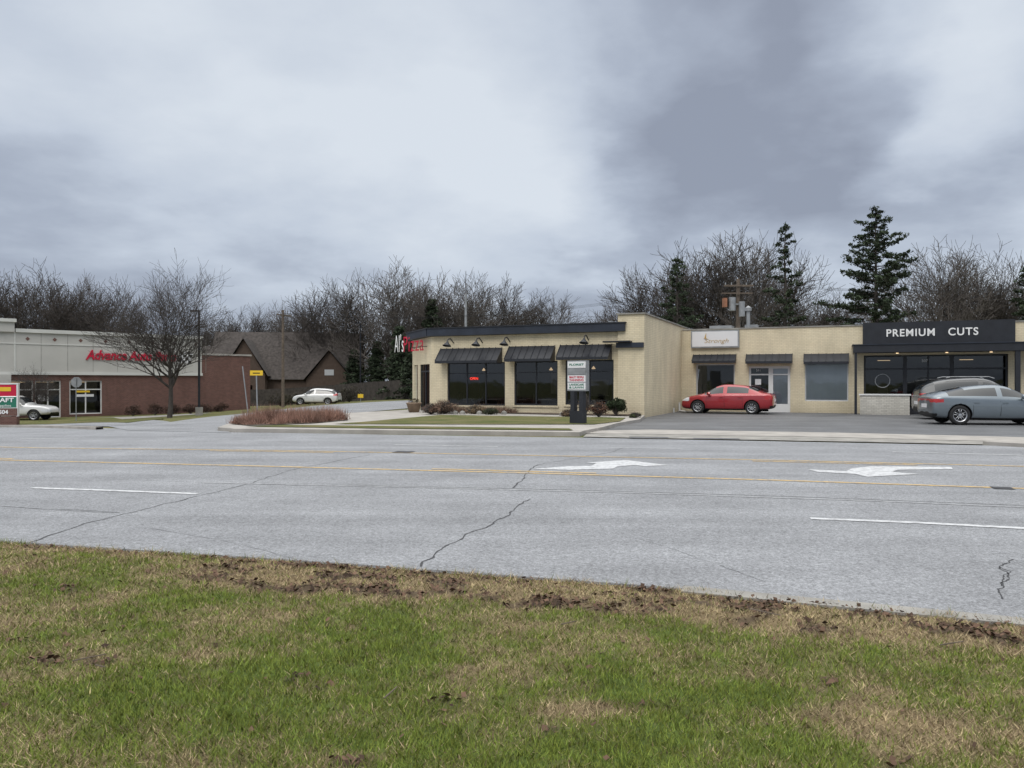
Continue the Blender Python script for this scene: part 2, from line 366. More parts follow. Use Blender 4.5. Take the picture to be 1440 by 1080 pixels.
mk=empty('lane_markings')
def LP(pts): return [gp(*q) for q in pts]
L1=LP([(-60,646.5),(0,648),(360,656.5),(760,667),(1100,677),(1440,688.5),(1520,691.5)])
L1=[(-40,24.6)]+L1+[(14,9.3),(30,2)]
L2=LP([(-60,628),(60,631),(400,634.5),(800,642.5),(1100,648.5),(1440,657),(1520,659)])
def offl(pts,d): return off_poly(pts,d)
def dashes(pts,on_,gap,start,w,jit=0):
    P=[Vector(p) for p in pts]; out=[]
    segs=[(a,b,(b-a).length) for a,b in zip(P[:-1],P[1:])]; tot=sum(x[2] for x in segs)
    def pt(d):
        for a,b,l in segs:
            if d<=l: return a+(b-a)*(d/l)
            d-=l
        return P[-1]
    s=start
    while s<tot:
        e=min(s+on_,tot); out.append(([tuple(pt(s)),tuple(pt((s+e)/2)),tuple(pt(e))],w)); s+=on_+gap
    return out
strips('yellow_line',[(L1,.11),(L2,.10)]+dashes(offl(L1,-.26),3,9,4,.10)+dashes(offl(L2,.26),3,9,7,.10),.018,'yellow',1,parent=mk)
strips('white_dash',[(LP([(45,687.5),(160,691.5),(278,696)]),.12),(LP([(1140,731),(1290,737),(1440,745),(1500,748.5)]),.12),
   (LP([(555,626.5),(700,629)]),.09),(LP([(1255,636.5),(1440,641.5),(1480,642.5)]),.09),(LP([(30,617.5),(110,618.5)]),.09),(LP([(860,630.5),(960,632.3)]),.05)],.018,'white',1,parent=mk)
strips('worn_line',[(LP([(285,680),(600,687),(900,695),(1200,705),(1440,715)]),.07),(LP([(480,683),(800,690),(1100,699),(1440,712)]),.035),(LP([(0,713),(90,719),(160,723)]),.02)],.0165,'faint',.3,parent=mk)
for nm,pl in (('turn_arrow',[(746,661),(800,657),(832,656.6),(838,653),(824,652),(880,648.2),(940,655.5),(905,657),(893,655.2),(868,657.5),(862,660.5),(800,662.2)]),
              ('turn_arrow',[(1137,661.5),(1190,664),(1198,660),(1225,657),(1338,658),(1340,661),(1262,662),(1255,665.3),(1292,668),(1220,672),(1203,668),(1150,665)])):
    ob=sheet(nm,LP(pl),.019,'white'); ob.parent=mk
def crack(pts,amp,w,seed,st=.12):
    r=random.Random(seed); P=[Vector(p) for p in pts]; out=[P[0]]; o_=0
    for a,b in zip(P[:-1],P[1:]):
        n=max(2,int((b-a).length/st)); t=(b-a).normalized(); nn=Vector((-t.y,t.x))
        for i in range(1,n+1):
            o_=o_*.8+r.uniform(-amp,amp); out.append(a+(b-a)*i/n+nn*o_)
    ws=[r.uniform(.3,1)*w for _ in range(400)]
    return ([tuple(p) for p in out],lambda t:ws[int(t*390)])
cl=[crack(LP([(40,765),(130,735),(250,706),(350,680),(420,660),(520,640)]),.03,.024,1),
    crack(LP([(592,799),(625,772),(690,738),(750,703)]),.025,.028,2,.08),crack(LP([(720,688),(740,668),(755,655)]),.03,.03,3),
    crack(LP([(0,713),(90,718),(170,722)]),.02,.018,4),crack(LP([(1410,845),(1420,815),(1405,800),(1420,788)]),.02,.018,5,.05),
    crack(LP([(1405,800),(1418,806),(1405,826)]),.02,.014,6,.05),crack(LP([(1110,840),(1200,860)]),.01,.01,7),crack(LP([(400,659),(250,656),(150,660)]),.03,.012,8),
    crack(LP([(755,655),(840,640),(880,630)]),.05,.02,11),crack(LP([(60,672),(300,680),(420,684)]),.02,.01,12),crack(LP([(900,760),(1000,792),(1080,820)]),.02,.006,13),crack(LP([(180,740),(330,765),(420,790)]),.02,.006,14)]
strips('road_cracks',cl,.0145,'crack',10)
strips('edge_shade_soil',[(off_poly(NE[2:9],-.04),.05)],.0142,'stain',.5)  # dark strip painting in the shadow line and darker soil along near road edge
strips('manhole',[(LP([(555,636.5),(580,637)]),.4),(LP([(1395,687.5),(1425,688.5)]),.25)],.021,'crack')

# ------------------------------------------------------------------ near lawn
nex=np.array([p[0] for p in NE]); ney=np.array([p[1] for p in NE])
def edge_d(x,y): return (np.interp(x,nex,ney)-y)*.95
def lawn_state(x,y):
    d=edge_d(x,y)
    n1=fbm(x*1.1+9,y*1.1,11); n2=fbm(x*4,y*4,21); n3=fbm(x*14,y*14,31,3)
    green=.62+ (n1-.5)*1.3+(n2-.5)*1.4+(n3-.5)*.9
    green+= .30*np.exp(-((x-.2)/1.4)**2-((y-4.0)/.8)**2)
    green-= .08*S((-x-1.0)/1.5)
    band=S((1.25+.5*(n1-.5)*2-d)/.45)*S((x+3.4)/1.6)
    band=np.maximum(band,.55*S((.55-d)/.4))
    green-=1.1*band
    for cx,cy,rx,ry,am in ((.38,3.55,.28,.10,.9),(1.55,3.45,.55,.16,.7),(1.9,3.3,.5,.18,.6),(1.0,3.95,.35,.15,.45),(2.6,3.7,.5,.12,.5),(-.2,4.95,.35,.1,.4)):
        green-=am*np.exp(-((x-cx)/rx)**2-((y-cy)/ry)**2)
    dirt=S((fbm(x*4.2+3,y*6.0,41)-.47)*6)*S((band-.3)*2)*.85
    dirt=np.maximum(dirt,S((fbm(x*3.1+7,y*3.6,51)-.74)*9)*.8)
    return np.clip(green,0,1),np.clip(dirt,0,1),d,n3
def lawnz(x,y):
    d=edge_d(x,y); return .012+.07*S(d/.7)+.05*(fbm(x*.9,y*.9,61)-.5)*S(d/.8)+.045*(fbm(x*5,y*5,71,3)-.5)*S(d/.3)
xs=np.arange(-9,7.01,.05); ys=np.arange(1.2,9.6,.05)
X,Y=np.meshgrid(xs,ys); D=edge_d(X,Y); Z=lawnz(X,Y)
g,di,_,n3=lawn_state(X,Y)
straw=np.array([.23,.175,.10]); grn=np.array([.065,.09,.022]); soil=np.array([.060,.042,.030])
C=straw*(1-g)[...,None]*.8+grn*g[...,None]; C=C*(1-di)[...,None]+soil*di[...,None]; C*=(.6+.8*n3)[...,None]
nv=X.size; ids=np.arange(nv).reshape(X.shape)
q=np.stack([ids[:-1,:-1],ids[:-1,1:],ids[1:,1:],ids[1:,:-1]],-1).reshape(-1,4)
ok=(D.ravel()[q]>-.03).all(1); q=q[ok]
used=np.unique(q); mp_=np.full(nv,-1); mp_[used]=np.arange(len(used))
co=np.stack([X.ravel(),Y.ravel(),Z.ravel()],1)[used]
me=bpy.data.meshes.new('lawn'); me.from_pydata(co.tolist(),[],mp_[q].tolist())
ca=me.color_attributes.new('Col','FLOAT_COLOR','POINT'); ca.data.foreach_set('color',np.concatenate([C.reshape(-1,3)[used],np.ones((len(used),1))],1).ravel().astype(np.float32))
me.materials.append(M['soil']); me.polygons.foreach_set('use_smooth',[True]*len(me.polygons))
lawn=bpy.data.objects.new('lawn',me); COL.objects.link(lawn)

def tri_mesh(name,V,Cc,nper,matk,parent=None):
    n=len(V)//nper
    me=bpy.data.meshes.new(name); me.vertices.add(len(V)); me.vertices.foreach_set('co',V.astype(np.float32).ravel())
    me.loops.add(len(V)); me.loops.foreach_set('vertex_index',np.arange(len(V),dtype=np.int32))
    me.polygons.add(n); me.polygons.foreach_set('loop_start',np.arange(0,len(V),nper,dtype=np.int32)); 
    try: me.polygons.foreach_set('loop_total',np.full(n,nper,dtype=np.int32))
    except Exception: pass
    me.update(calc_edges=True); me.validate()
    ca=me.color_attributes.new('Col','FLOAT_COLOR','POINT')
    ca.data.foreach_set('color',np.concatenate([Cc,np.ones((len(Cc),1))],1).astype(np.float32).ravel())
    me.materials.append(M[matk])
    o=bpy.data.objects.new(name,me); COL.objects.link(o)
    if parent: o.parent=parent
    return o
N=430000
yy=2.5+5.9*rng.random(N)**1.15; xx=(rng.random(N)*2-1)*(.72*yy+.35)
dd=edge_d(xx,yy); k_=(dd>.0); xx,yy=xx[k_],yy[k_]
g,di,dd,n3=lawn_state(xx,yy)
k_=rng.random(len(xx))>np.clip(di*.93,0,1); xx,yy,g,di,dd,n3=xx[k_],yy[k_],g[k_],di[k_],dd[k_],n3[k_]
n=len(xx); zz=lawnz(xx,yy)
isg=rng.random(n)<(.08+.88*g)
tuft=.6+.9*fbm(xx*9,yy*9,81,3)
ln=np.where(isg,rng.uniform(.018,.050,n),rng.uniform(.018,.05,n))*(1+.8*(dd<.12))*tuft
th=rng.uniform(0,2*np.pi,n)+3*fbm(xx*6,yy*6,91,2); lean=np.where(isg,rng.uniform(.3,1.3,n),rng.uniform(.8,1.52,n))
w=rng.uniform(.0014,.0032,n)*(.7+.09*yy*1.4)
dx,dy=np.cos(th),np.sin(th)
base=np.stack([xx,yy,zz-.004],1); tip=base+np.stack([dx*np.sin(lean)*ln,dy*np.sin(lean)*ln,np.cos(lean)*ln+.006],1)
ph=rng.uniform(0,2*np.pi,n); sd=np.stack([np.cos(ph)*w,np.sin(ph)*w,np.zeros(n)],1)
V=np.stack([base-sd,base+sd,tip],1).reshape(-1,3)
v_=rng.uniform(.5,1.4,n)[:,None]*(.65+.7*n3)[:,None]
cg=np.array([.125,.178,.034])*v_+np.array([.06,.035,.005])*rng.random((n,1)); cs=np.array([.37,.295,.17])*v_
cs=np.where((rng.random(n)<.35)[:,None],np.array([.17,.12,.075])*v_,cs)
Cb=np.where(isg[:,None],cg,cs); Cb=Cb*(1-.45*di[:,None])
tri_mesh('lawn_grass',V,np.repeat(Cb,3,0),3,'attr',lawn)
n=14000
lx=rng.uniform(-5.5,5,n*6); ly=rng.uniform(2.8,8,n*6); g,di,dd,n3=lawn_state(lx,ly)
k_=(dd>.03)&(rng.random(n*6)<di*.8+.005); lx,ly=lx[k_][:n],ly[k_][:n]; n=len(lx); lz=lawnz(lx,ly)+rng.uniform(.004,.028,n)
sz=rng.uniform(.008,.026,n); th=rng.uniform(0,6.28,n)
a=np.stack([np.cos(th)*sz,np.sin(th)*sz,rng.uniform(-.6,.6,n)*sz],1); b=np.stack([-np.sin(th)*sz*.7,np.cos(th)*sz*.7,rng.uniform(-.8,.8,n)*sz],1)
c=np.stack([lx,ly,lz],1); V=np.stack([c-a,c-b*.8,c+a,c+b],1).reshape(-1,3)
Cl=np.array([.085,.052,.035])*rng.uniform(.35,1.9,(n,1)); tri_mesh('leaf_litter',V,np.repeat(Cl,4,0),4,'attr')
mb=MB()
for (x_,y_,l_,t_) in ((-2.35,4.1,.16,.5),(-2.2,4.05,.1,-.6),(1.55,5.0,.22,-.9),(.3,4.7,.1,.3),(-.6,3.6,.12,1.2),(2.4,4.3,.15,.2)):
    z_=float(lawnz(np.array(x_),np.array(y_)))+.03; mb.cyl((x_,y_,z_),(x_+l_*math.cos(t_),y_+l_*math.sin(t_),z_+.01),.004,.003,5,'wood')
mb.build('fallen_twigs')

# ------------------------------------------------------------------ pizzeria building
A=empty('pizza_restaurant',(C0.x,C0.y,0),-a23)
mb=MB()
W=[(-9.86,-6.76,.46,2.55),(-6.286,-4.10,.5,2.58),(-3.72,-1.43,.55,2.6)]
wall(mb,-10.74,-1.2,-.4,3.85,0,.25,W,'brick')
mb.box(-1.2,0,-.12,.25,-.4,4.6,'brick')
mb.box(-.25,0,.25,14,-.4,4.6,'brick')
mb.box(-1.2,-.25,.25,.5,3.85,4.6,'brick')
ch=Vector((-math.sqrt(.5),math.sqrt(.5))); E0=Vector((-10.74,0)); 
def chp(t,d=0): q=E0+ch*t+Vector((-math.sqrt(.5),-math.sqrt(.5)))*d; return (q.x,q.y)
def chbox(m_,t0,t1,d0,d1,z0,z1,k): m_.prism([chp(t0,d0),chp(t1,d0),chp(t1,d1),chp(t0,d1)],z0,z1,k)
for t0,t1,z0,z1 in ((0,.35,-.4,3.85),(.35,2.2,2.5,3.85),(2.2,2.6,-.4,3.85),(2.6,3.4,2.5,3.85),(3.4,3.74,-.4,3.85)):
    chbox(mb,t0,t1,0,-.25,z0,z1,'brick')
e=chp(3.74); mb.box(e[0],e[0]+.25,e[1],14,-.8,3.85,'brick'); mb.box(e[0],0,13.75,14,-.8,3.85,'brick')
mb.build('walls',A)
mb=MB()
mb.prism([(-10.74,.25),(-.25,.25),(-.25,13.7),(e[0]+.3,13.7),(e[0]+.3,e[1]+.1)],3.7,3.84,'roofr')
mb.build('roof',A)
mb=MB()
mb.box(-10.85,-.85,-.28,0.3,3.86,4.22,'navy'); mb.box(-10.9,-.8,-.32,.3,4.22,4.27,'black')
chbox(mb,0,3.95,.28,-.3,3.86,4.22,'navy'); chbox(mb,-.05,4.0,.32,-.3,4.22,4.27,'black')
mb.box(-1.25,-.02,-.27,-.12,3.12,3.34,'navy'); mb.box(-1.8,-.55,-.5,-.12,3.36,3.42,'black')
mb.box(-1.25,.06,-.2,.3,4.6,4.66,'conc2'); mb.box(-.3,.06,.3,14,4.6,4.66,'conc2')
for s,(a_,b_) in zip(((-10.2,-6.9),(-6.52,-4.22),(-3.95,-1.5)),((3.24,2.50),(3.28,2.55),(3.30,2.60))): awning(mb,s[0],s[1],a_,b_,.65)
mb.build('fascia_and_awnings',A)
mb=MB()
for (x0,x1,z0,z1),nm in zip(W,(3,2,2)):
    mb.box(x0,x1,.08,.14,z0,z0+.07,'black'); mb.box(x0,x1,.08,.14,z1-.07,z1,'black')
    for i in range(nm+1):
        x=x0+(x1-x0-.06)*i/nm; mb.box(x,x+.06,.075,.145,z0+.07,z1-.07,'black')
    mb.box(x0,x1,.085,.135,z0+.07+(z1-z0)*.70,z0+.07+(z1-z0)*.70+.04,'black')
    mb.box(x0-.06,x1+.06,-.06,.075,z0-.09,z0,'brick')
chbox(mb,.35,.42,-.05,-.12,0,2.5,'black'); chbox(mb,1.25,1.33,-.05,-.12,0,2.5,'black'); chbox(mb,2.13,2.2,-.05,-.12,0,2.5,'black'); chbox(mb,2.6,2.66,-.05,-.12,0,2.5,'black')
chbox(mb,.42,2.13,-.05,-.12,2.1,2.17,'black'); chbox(mb,.42,2.13,-.05,-.12,0,.25,'black')
mb.build('window_frames',A)
mb=MB()
for (x0,x1,z0,z1) in W: mb.poly([(x0,.11,z0),(x1,.11,z0),(x1,.11,z1),(x0,.11,z1)],'glassd')
for t0,t1 in ((.35,2.2),(2.6,3.4)):
    p0=chp(t0,-.09);p1=chp(t1,-.09); mb.poly([(*p0,0),(*p1,0),(*p1,2.5),(*p0,2.5)],'glassd')
mb.build('window_panes',A)
mb=MB()
mb.box(-10.5,-.3,.3,6,-.02,.02,'inner'); mb.box(-11,-.3,6,6.1,0,3.6,'inner')
for i in range(7):
    x=-9.5+i*1.35; mb.box(x,x+.7,1.0,1.7,.72,.76,'innerw'); mb.box(x+.3,x+.4,1.3,1.4,0,.72,'black'); mb.box(x-.3,x-.25,1.1,1.5,.45,1.05,'wood')
mb.box(-5.6,-4.8,3.2,3.3,1.0,2.1,'innerw'); mb.box(-9.4,-8.7,5.9,5.98,1.2,2.0,'gold'); mb.box(-3.4,-2.4,2.6,2.7,.9,1.7,'innerw'); mb.box(-7.4,-6.9,2.0,2.1,.9,1.5,'innerw')
for x,z in ((-9.0,2.2),(-7.6,2.25),(-5.3,2.2),(-3.1,2.25),(-2.0,2.3)):
    mb.lathe((x,2.4,z),(0,0,1),[(.01,.12),(.10,.0),(.09,-.02),(.01,-.03)],8,'bulb')
mb.build('interior',A)
text('OPEN',(-8.42,.055,1.755),.17,'neon',A,name='open_sign',align='CENTER',ext=.004)
mb=MB()
for x in (-9.5,-7.95,-6.5,-2.6):
    pts=[(x,0,3.50),(x,-.35,3.70),(x,-.6,3.66),(x,-.68,3.52)]
    mb.path(pts,.026,6,'black'); mb.lathe((x,-.68,3.52),(0,-.25,-1),[(.04,-.04),(.07,.03),(.22,.19),(.21,.19),(.05,.05)],12,'black')
mb.build('gooseneck_lamps',A)
cr_=math.radians(-36)
q0=chp(4.75,.75); q1=chp(3.35,.62)
text("Al's",(q0[0],q0[1],3.62),1.35,'txtwhite',A,(math.pi/2,0,cr_),.008,-.012,'white_letters',space=1.1,width=1.25)
text("Pizza",(q1[0],q1[1],3.55),1.20,'red',A,(math.pi/2,0,cr_),.008,-.008,'red_letters',space=1.12,width=2.55)
mb=MB()
for t_ in (.8,2.0,3.2): 
    p0=chp(t_,0); p1=chp(t_,.5); mb.cyl((*p0,3.4),(*p1,3.4),.02,.02,5,'black')
mb.build('letter_brackets',A)
mb=MB()
mb.cyl((.08,7.6,0),(.08,7.6,.5),.05,.05,8,'wht'); mb.cyl((.08,7.6,.06),(.5,7.0,.05),.05,.05,8,'wht'); mb.cyl((.05,6.2,.0),(.05,6.2,.25),.04,.04,8,'wht')
mb.build('downspout',A)
mb=MB(); mb.box(-5.2,-4.3,3.5,4.4,3.84,4.5,'galv'); mb.cyl((-3.0,5,3.84),(-3.0,5,4.75),.12,.12,8,'galv'); mb.box(-3.6,-2.4,4,5,3.84,4.42,'galv'); mb.build('roof_vents',A)

# ------------------------------------------------------------------ strip shops
B=empty('shop_building',(C1.x,C1.y,0),-a23)
mb=MB()
ops=[(.8,2.82,.55,2.56),(3.54,5.6,-.4,2.42),(6.3,8.35,.62,2.6),(9.05,15.2,-.4,2.92)]
wall(mb,0,24,-.4,4.4,0,.25,ops,'brick')
mb.box(0,24,.25,.5,3.9,4.4,'brick'); mb.box(23.75,24,.25,12,-.4,4.4,'brick'); mb.box(0,23.75,11.75,12,-.4,4.4,'brick')
mb.build('walls',B)
mb=MB(); mb.box(0,23.7,.5,11.7,3.8,3.9,'roofr'); mb.build('roof',B)
mb=MB(); mb.box(0.07,24.05,-.05,.5,4.4,4.46,'conc2')
awning(mb,.66,2.9,3.07,2.6,.55); awning(mb,3.42,5.7,3.05,2.55,.55); awning(mb,6.26,8.36,3.03,2.5,.55)
mb.build('coping_and_awnings',B)
mb=MB()
mb.box(9.0,15.45,-.16,-.01,3.42,4.52,'black')
mb.box(8.55,17.2,-1.35,-.0,3.02,3.38,'black'); mb.box(8.5,17.25,-1.40,-.0,3.38,3.42,'navy'); 
mb.box(8.6,8.72,-1.3,-1.18,0,3.02,'black'); mb.box(15.25,15.45,-1.3,-1.1,0,3.02,'black')
for x in (10.5,12.6,14.4): mb.cyl((x,-.7,3.0),(x,-.7,2.97),.06,.06,10,'bulb')
mb.build('sign_fascia_and_canopy',B)
text('PREMIUM   CUTS',(12.0,-.17,3.98),.50,'txtwhite',B,(math.pi/2,0,0),.015,.009,'shop_letters',align='CENTER',space=1.15,width=3.9)
mb=MB(); mb.box(.55,3.06,-.18,-.0,3.42,4.36,'galv'); mb.box(.62,2.99,-.2,-.18,3.49,4.29,'signwhite'); mb.build('white_sign_box',B)
text('Strongh',(1.25,-.21,3.78),.32,'gold',B,(math.pi/2,0,0),.005,-.004,'gold_letters',shear=.3,width=1.25)
mb=MB(); mb.cyl((1.3,-.215,3.92),(1.36,-.215,4.2),.05,.01,6,'gold'); mb.cyl((1.36,-.215,3.92),(1.30,-.215,4.08),.04,.01,6,'gold'); mb.build('sign_emblem',B)
mb=MB()
def frame(x0,x1,z0,z1,k,n=1,y=.1,t=.06):
    mb.box(x0,x1,y,y+.05,z0,z0+t,k); mb.box(x0,x1,y,y+.05,z1-t,z1,k)
    for i in range(n+1):
        x=x0+(x1-x0-t)*i/n; mb.box(x,x+t,y-.004,y+.054,z0+t,z1-t,k)
frame(.8,2.82,.55,2.56,'frame',1); frame(6.3,8.35,.62,2.6,'frame',1)
frame(3.54,4.62,-.05,2.42,'wht',1,.08,.1); frame(4.62,5.6,-.05,2.42,'wht',1,.08,.13)
frame(9.05,10.9,0,2.92,'black',1,.1,.09); frame(10.9,12.9,0,2.92,'black',2,.1,.08); frame(12.9,15.2,0,2.92,'black',1,.1,.09)
mb.box(9.05,15.2,.09,.16,2.2,2.28,'black'); mb.box(9.05,15.2,.1,.15,.0,.35,'black'); mb.box(4.75,5.47,.09,.13,0.02,.45,'wht'); mb.box(3.64,4.52,.09,.13,1.95,2.02,'wht'); mb.box(4.75,5.47,.09,.13,1.95,2.02,'wht')
mb.build('frames_and_doors',B)
mb=MB()
mb.poly([(.8,.13,.55),(2.82,.13,.55),(2.82,.13,2.56),(.8,.13,2.56)],'glassd'); mb.poly([(3.54,.12,0),(4.6,.12,0),(4.6,.12,2.42),(3.54,.12,2.42)],'glassd')
mb.poly([(4.62,.12,.45),(5.6,.12,.45),(5.6,.12,2.42),(4.62,.12,2.42)],'glass'); mb.poly([(6.3,.13,.62),(8.35,.13,.62),(8.35,.13,2.6),(6.3,.13,2.6)],'glass')
mb.poly([(9.05,.14,.3),(15.2,.14,.3),(15.2,.14,2.92),(9.05,.14,2.92)],'glassd')
mb.build('window_panes',B)
mb=MB()
mb.box(0,24,.26,7,-.03,.01,'inner'); mb.box(0,24,7,7.1,0,3.7,'inner'); mb.box(6.2,8.45,.17,.20,.6,2.62,'blind'); mb.box(4.64,5.58,.17,.20,.3,2.42,'blind'); mb.box(5.9,6.0,.34,7,0,3.7,'inner'); mb.box(8.8,8.9,.3,7,0,3.7,'inner')
for i in range(36): x=6.32+i*.056; mb.box(x,x+.010,.162,.168,.64,2.58,'wht')
for x in (9.8,11.6,13.6): mb.box(x,x+.5,3,3.1,1.0,1.9,'innerw'); mb.box(x,x+.6,3.0,3.1,2.72,2.75,'bulb') if x!=11.6 else None
for x in (.9,2.0,3.7): mb.box(x,x+.35,1.2,1.3,.6,1.4+x*.1,'innerw')
mb.lathe((9.9,.125,1.65),(0,-1,0),[(.31,.0),(.34,.006),(.35,0)],24,'galv')
mb.box(13.2,13.8,.12,.13,1.3,1.75,'signwhite'); mb.box(3.85,4.15,.09,.1,1.45,1.75,'signwhite')
mb.build('interior_and_blinds',B)
text('511',(3.9,.06,2.2),.16,'txtwhite',B,name='door_number',ext=.003); text('507',(11.6,-.0,2.62),.18,'txtwhite',B,name='door_number',ext=.003)
mb=MB(); mb.box(8.85,11.0,-1.25,-1.05,0,.95,'brickwhite'); mb.box(8.8,11.05,-1.3,-1.0,.95,1.02,'wht'); mb.build('low_wall',B)
mb=MB(); mb.box(1.2,2.4,2.0,3.2,3.9,4.75,'galv'); mb.cyl((3.2,3,3.9),(3.2,3,5.6),.10,.10,10,'galv'); mb.lathe((3.2,3,5.6),(0,0,1),[(.18,0),(.18,.18),(.02,.3)],10,'galv'); mb.box(2.9,3.6,4,4.8,3.9,4.9,'galv'); mb.build('rooftop_units',B)
nb=empty('brick_shop',(*on(C1,24.3,-1.0),0),-a23); mb=MB(); wall(mb,0,12,-.3,4.9,0,.25,[(1,3,.6,2.6),(4,6,.6,2.6)],'brick'); mb.box(0,.25,.25,10,-.3,4.9,'brick'); mb.box(.25,12,.25,10,4.5,4.6,'roofr'); mb.box(0,12.0,-.05,.3,4.9,4.97,'conc'); mb.poly([(1,.15,.6),(3,.15,.6),(3,.15,2.6),(1,.15,2.6)],'glassd'); mb.box(3.9,6.1,.2,.24,.5,2.7,'blind'); mb.build('walls',nb)

# ------------------------------------------------------------------ auto parts store
D0=Vector((-38.67,58)); aD=math.radians(44.7)
Dm=empty('auto_parts_store',(D0.x,D0.y,-1.2),aD)
mb=MB()
Hc=6.9; Hb=3.35
stor=[(-9,-5.5,.3,2.9),(-5,-1.8,.3,2.9),(.5,2.2,.2,2.9),(2.3,4.1,0,2.9),(4.7,7.1,.2,2.9)]
wall(mb,-12,15.3,-.4,Hb,0,.3,stor,'brickred')
mb.box(15.3,19.9,0.02,.3,-.4,5.2,'brickred'); mb.box(19.6,19.9,.3,16,-.4,5.2,'brickred')
mb.box(-12,15.3,-.06,.3,Hb,Hc-.3,'cream'); mb.box(15.0,15.3,.3,10,Hb,Hc-.3,'cream')
mb.box(-12,.9,-.25,.3,Hc-.3,Hc+.45,'cream'); 
mb.build('walls',Dm)
mb=MB()
mb.box(-12.1,1.0,-.4,.3,Hc+.45,Hc+.7,'cream2'); mb.box(1.0,15.4,-.2,.3,Hc-.3,Hc-.02,'cream2'); mb.box(-12,15.35,-.14,-.0601,Hb,Hb+.22,'cream2'); mb.box(-12,15.33,-.1,-.0601,5.7,5.78,'cream2')
mb.box(15.42,20.0,-.05,.35,5.2,5.36,'conc'); mb.box(.9,1.0,-.09,-.0601,Hb+.22,Hc-.3,'cream2'); mb.box(-.3,.6,-.6,-.15,0,Hb,'cream')
for i in range(8):
    x=1.8+i*1.85; z=6.12
    mb.poly([(x-.16,-.075,z),(x,-.075,z-.16),(x+.16,-.075,z),(x,-.075,z+.16)],'brickred')
    mb.box(x+.9,x+.93,-.066,-.0601,3.6,6.58,'conc2')
mb.build('cornice_trim',Dm)
mb=MB()
def fr2(x0,x1,z0,z1,n):
    mb.box(x0,x1,.1,.16,z0,z0+.08,'wht'); mb.box(x0,x1,.1,.16,z1-.08,z1,'wht'); mb.box(x0,x1,.105,.155,2.15,2.23,'wht')
    for i in range(n+1): x=x0+(x1-x0-.09)*i/n; mb.box(x,x+.09,.095,.165,z0+.08,z1-.08,'wht')
for s_,nn_ in zip(stor,(3,3,1,2,2)): fr2(*s_,nn_)
mb.build('window_frames',Dm)
mb=MB()
for x0,x1,z0,z1 in stor: mb.poly([(x0,.13,z0),(x1,.13,z0),(x1,.13,z1),(x0,.13,z1)],'glassd')
mb.build('window_panes',Dm)
mb=MB(); mb.box(-12,19,.4,8,-.05,.0,'inner'); mb.box(-12,19,8,8.1,0,6,'inner'); mb.box(-11.9,19,.35,15,5.0,5.1,'roofr'); mb.box(-12,-11.7,.3,16,-.4,6.6,'brickred'); mb.box(-11.7,19.6,15.7,16,-.4,5.1,'brickred')
mb.box(5.2,6.2,.07,.08,1.95,2.1,'yel'); mb.box(5.2,6.5,.07,.08,1.6,1.8,'signwhite'); mb.box(2.5,3.0,.07,.08,1.3,1.8,'signwhite'); mb.box(-.2,.5,-.62,-.605,1.5,2.3,'signwhite')
for x in (1,3,5.5,-3): mb.box(x,x+1.3,3,3.15,2.75,2.8,'bulb')
mb.build('interior',Dm)
text('Advance Auto Parts',(5.9,-.09,4.95),1.08,'red',Dm,(math.pi/2,0,0),.06,.03,'red_letters',shear=.25,width=7.2)
mb=MB()
for i in range(4):
    for j in range(4):
        mb.box(13.25+i*.27+j*.05,13.25+(i+1)*.27+j*.05,-.12,-.07,4.45+j*.25,4.45+(j+1)*.25,'cblk' if (i+j)%2 else 'signwhite')
mb.build('checker_flag',Dm)

sx,sy=at(6,47); ms=empty('roadside_sign',(sx,sy,float(h(sx,sy))),math.radians(15)); mb=MB()
mb.box(-1.6,.75,-.25,.25,-.1,.55,'brickred'); mb.box(-1.6,.75,-.15,.15,.6,1.05,'brickred'); mb.box(-1.6,.7,-.12,.12,1.1,1.75,'green'); mb.box(-1.6,.68,-.12,.12,1.8,2.5,'red'); mb.box(.7,.78,-.14,.14,.55,2.55,'wht'); mb.box(-1.6,.8,-.15,.15,2.52,2.6,'wht')
mb.box(-1.5,.4,-.14,-.125,2.1,2.35,'yel'); mb.build('panels',ms)
text('CRAFT',(-.75,-.14,1.55),.36,'txtwhite',ms,name='letters',ext=.004,off=.01,width=1.3); text('& Supplies',(-.7,-.14,1.22),.2,'txtwhite',ms,name='letters',ext=.004,width=1.1); text('504',(-.25,-.17,.82),.34,'txtwhite',ms,name='letters',ext=.004,off=.01)

# ------------------------------------------------------------------ house, fence
hx,hy=at(400,96); Hs=empty('brown_house',(hx,hy,-1.1),math.radians(8)); mb=MB()
mb.box(-9,9,0,10,-.3,3.2,'siding')
def gable(x0,x1,y0,y1,z0,zr,axis,k='shingle',ov=.4):
    if axis=='x':
        ym=(y0+y1)/2
        mb.poly([(x0-ov,y0-ov,z0-.2),(x1+ov,y0-ov,z0-.2),(x1+ov,ym,zr),(x0-ov,ym,zr)],k); mb.poly([(x0-ov,y1+ov,z0-.2),(x1+ov,y1+ov,z0-.2),(x1+ov,ym,zr),(x0-ov,ym,zr)],k)
        for x in (x0,x1): mb.poly([(x,y0,z0),(x,y1,z0),(x,ym,zr-.1)],'siding')
    else:
        xm=(x0+x1)/2
        mb.poly([(x0-ov,y0-ov,z0-.2),(x0-ov,y1,z0-.2),(xm,y1,zr),(xm,y0-ov,zr)],k); mb.poly([(x1+ov,y0-ov,z0-.2),(x1+ov,y1,z0-.2),(xm,y1,zr),(xm,y0-ov,zr)],k)
        mb.poly([(x0,y0,z0),(x1,y0,z0),(xm,y0,zr-.1)],'siding')
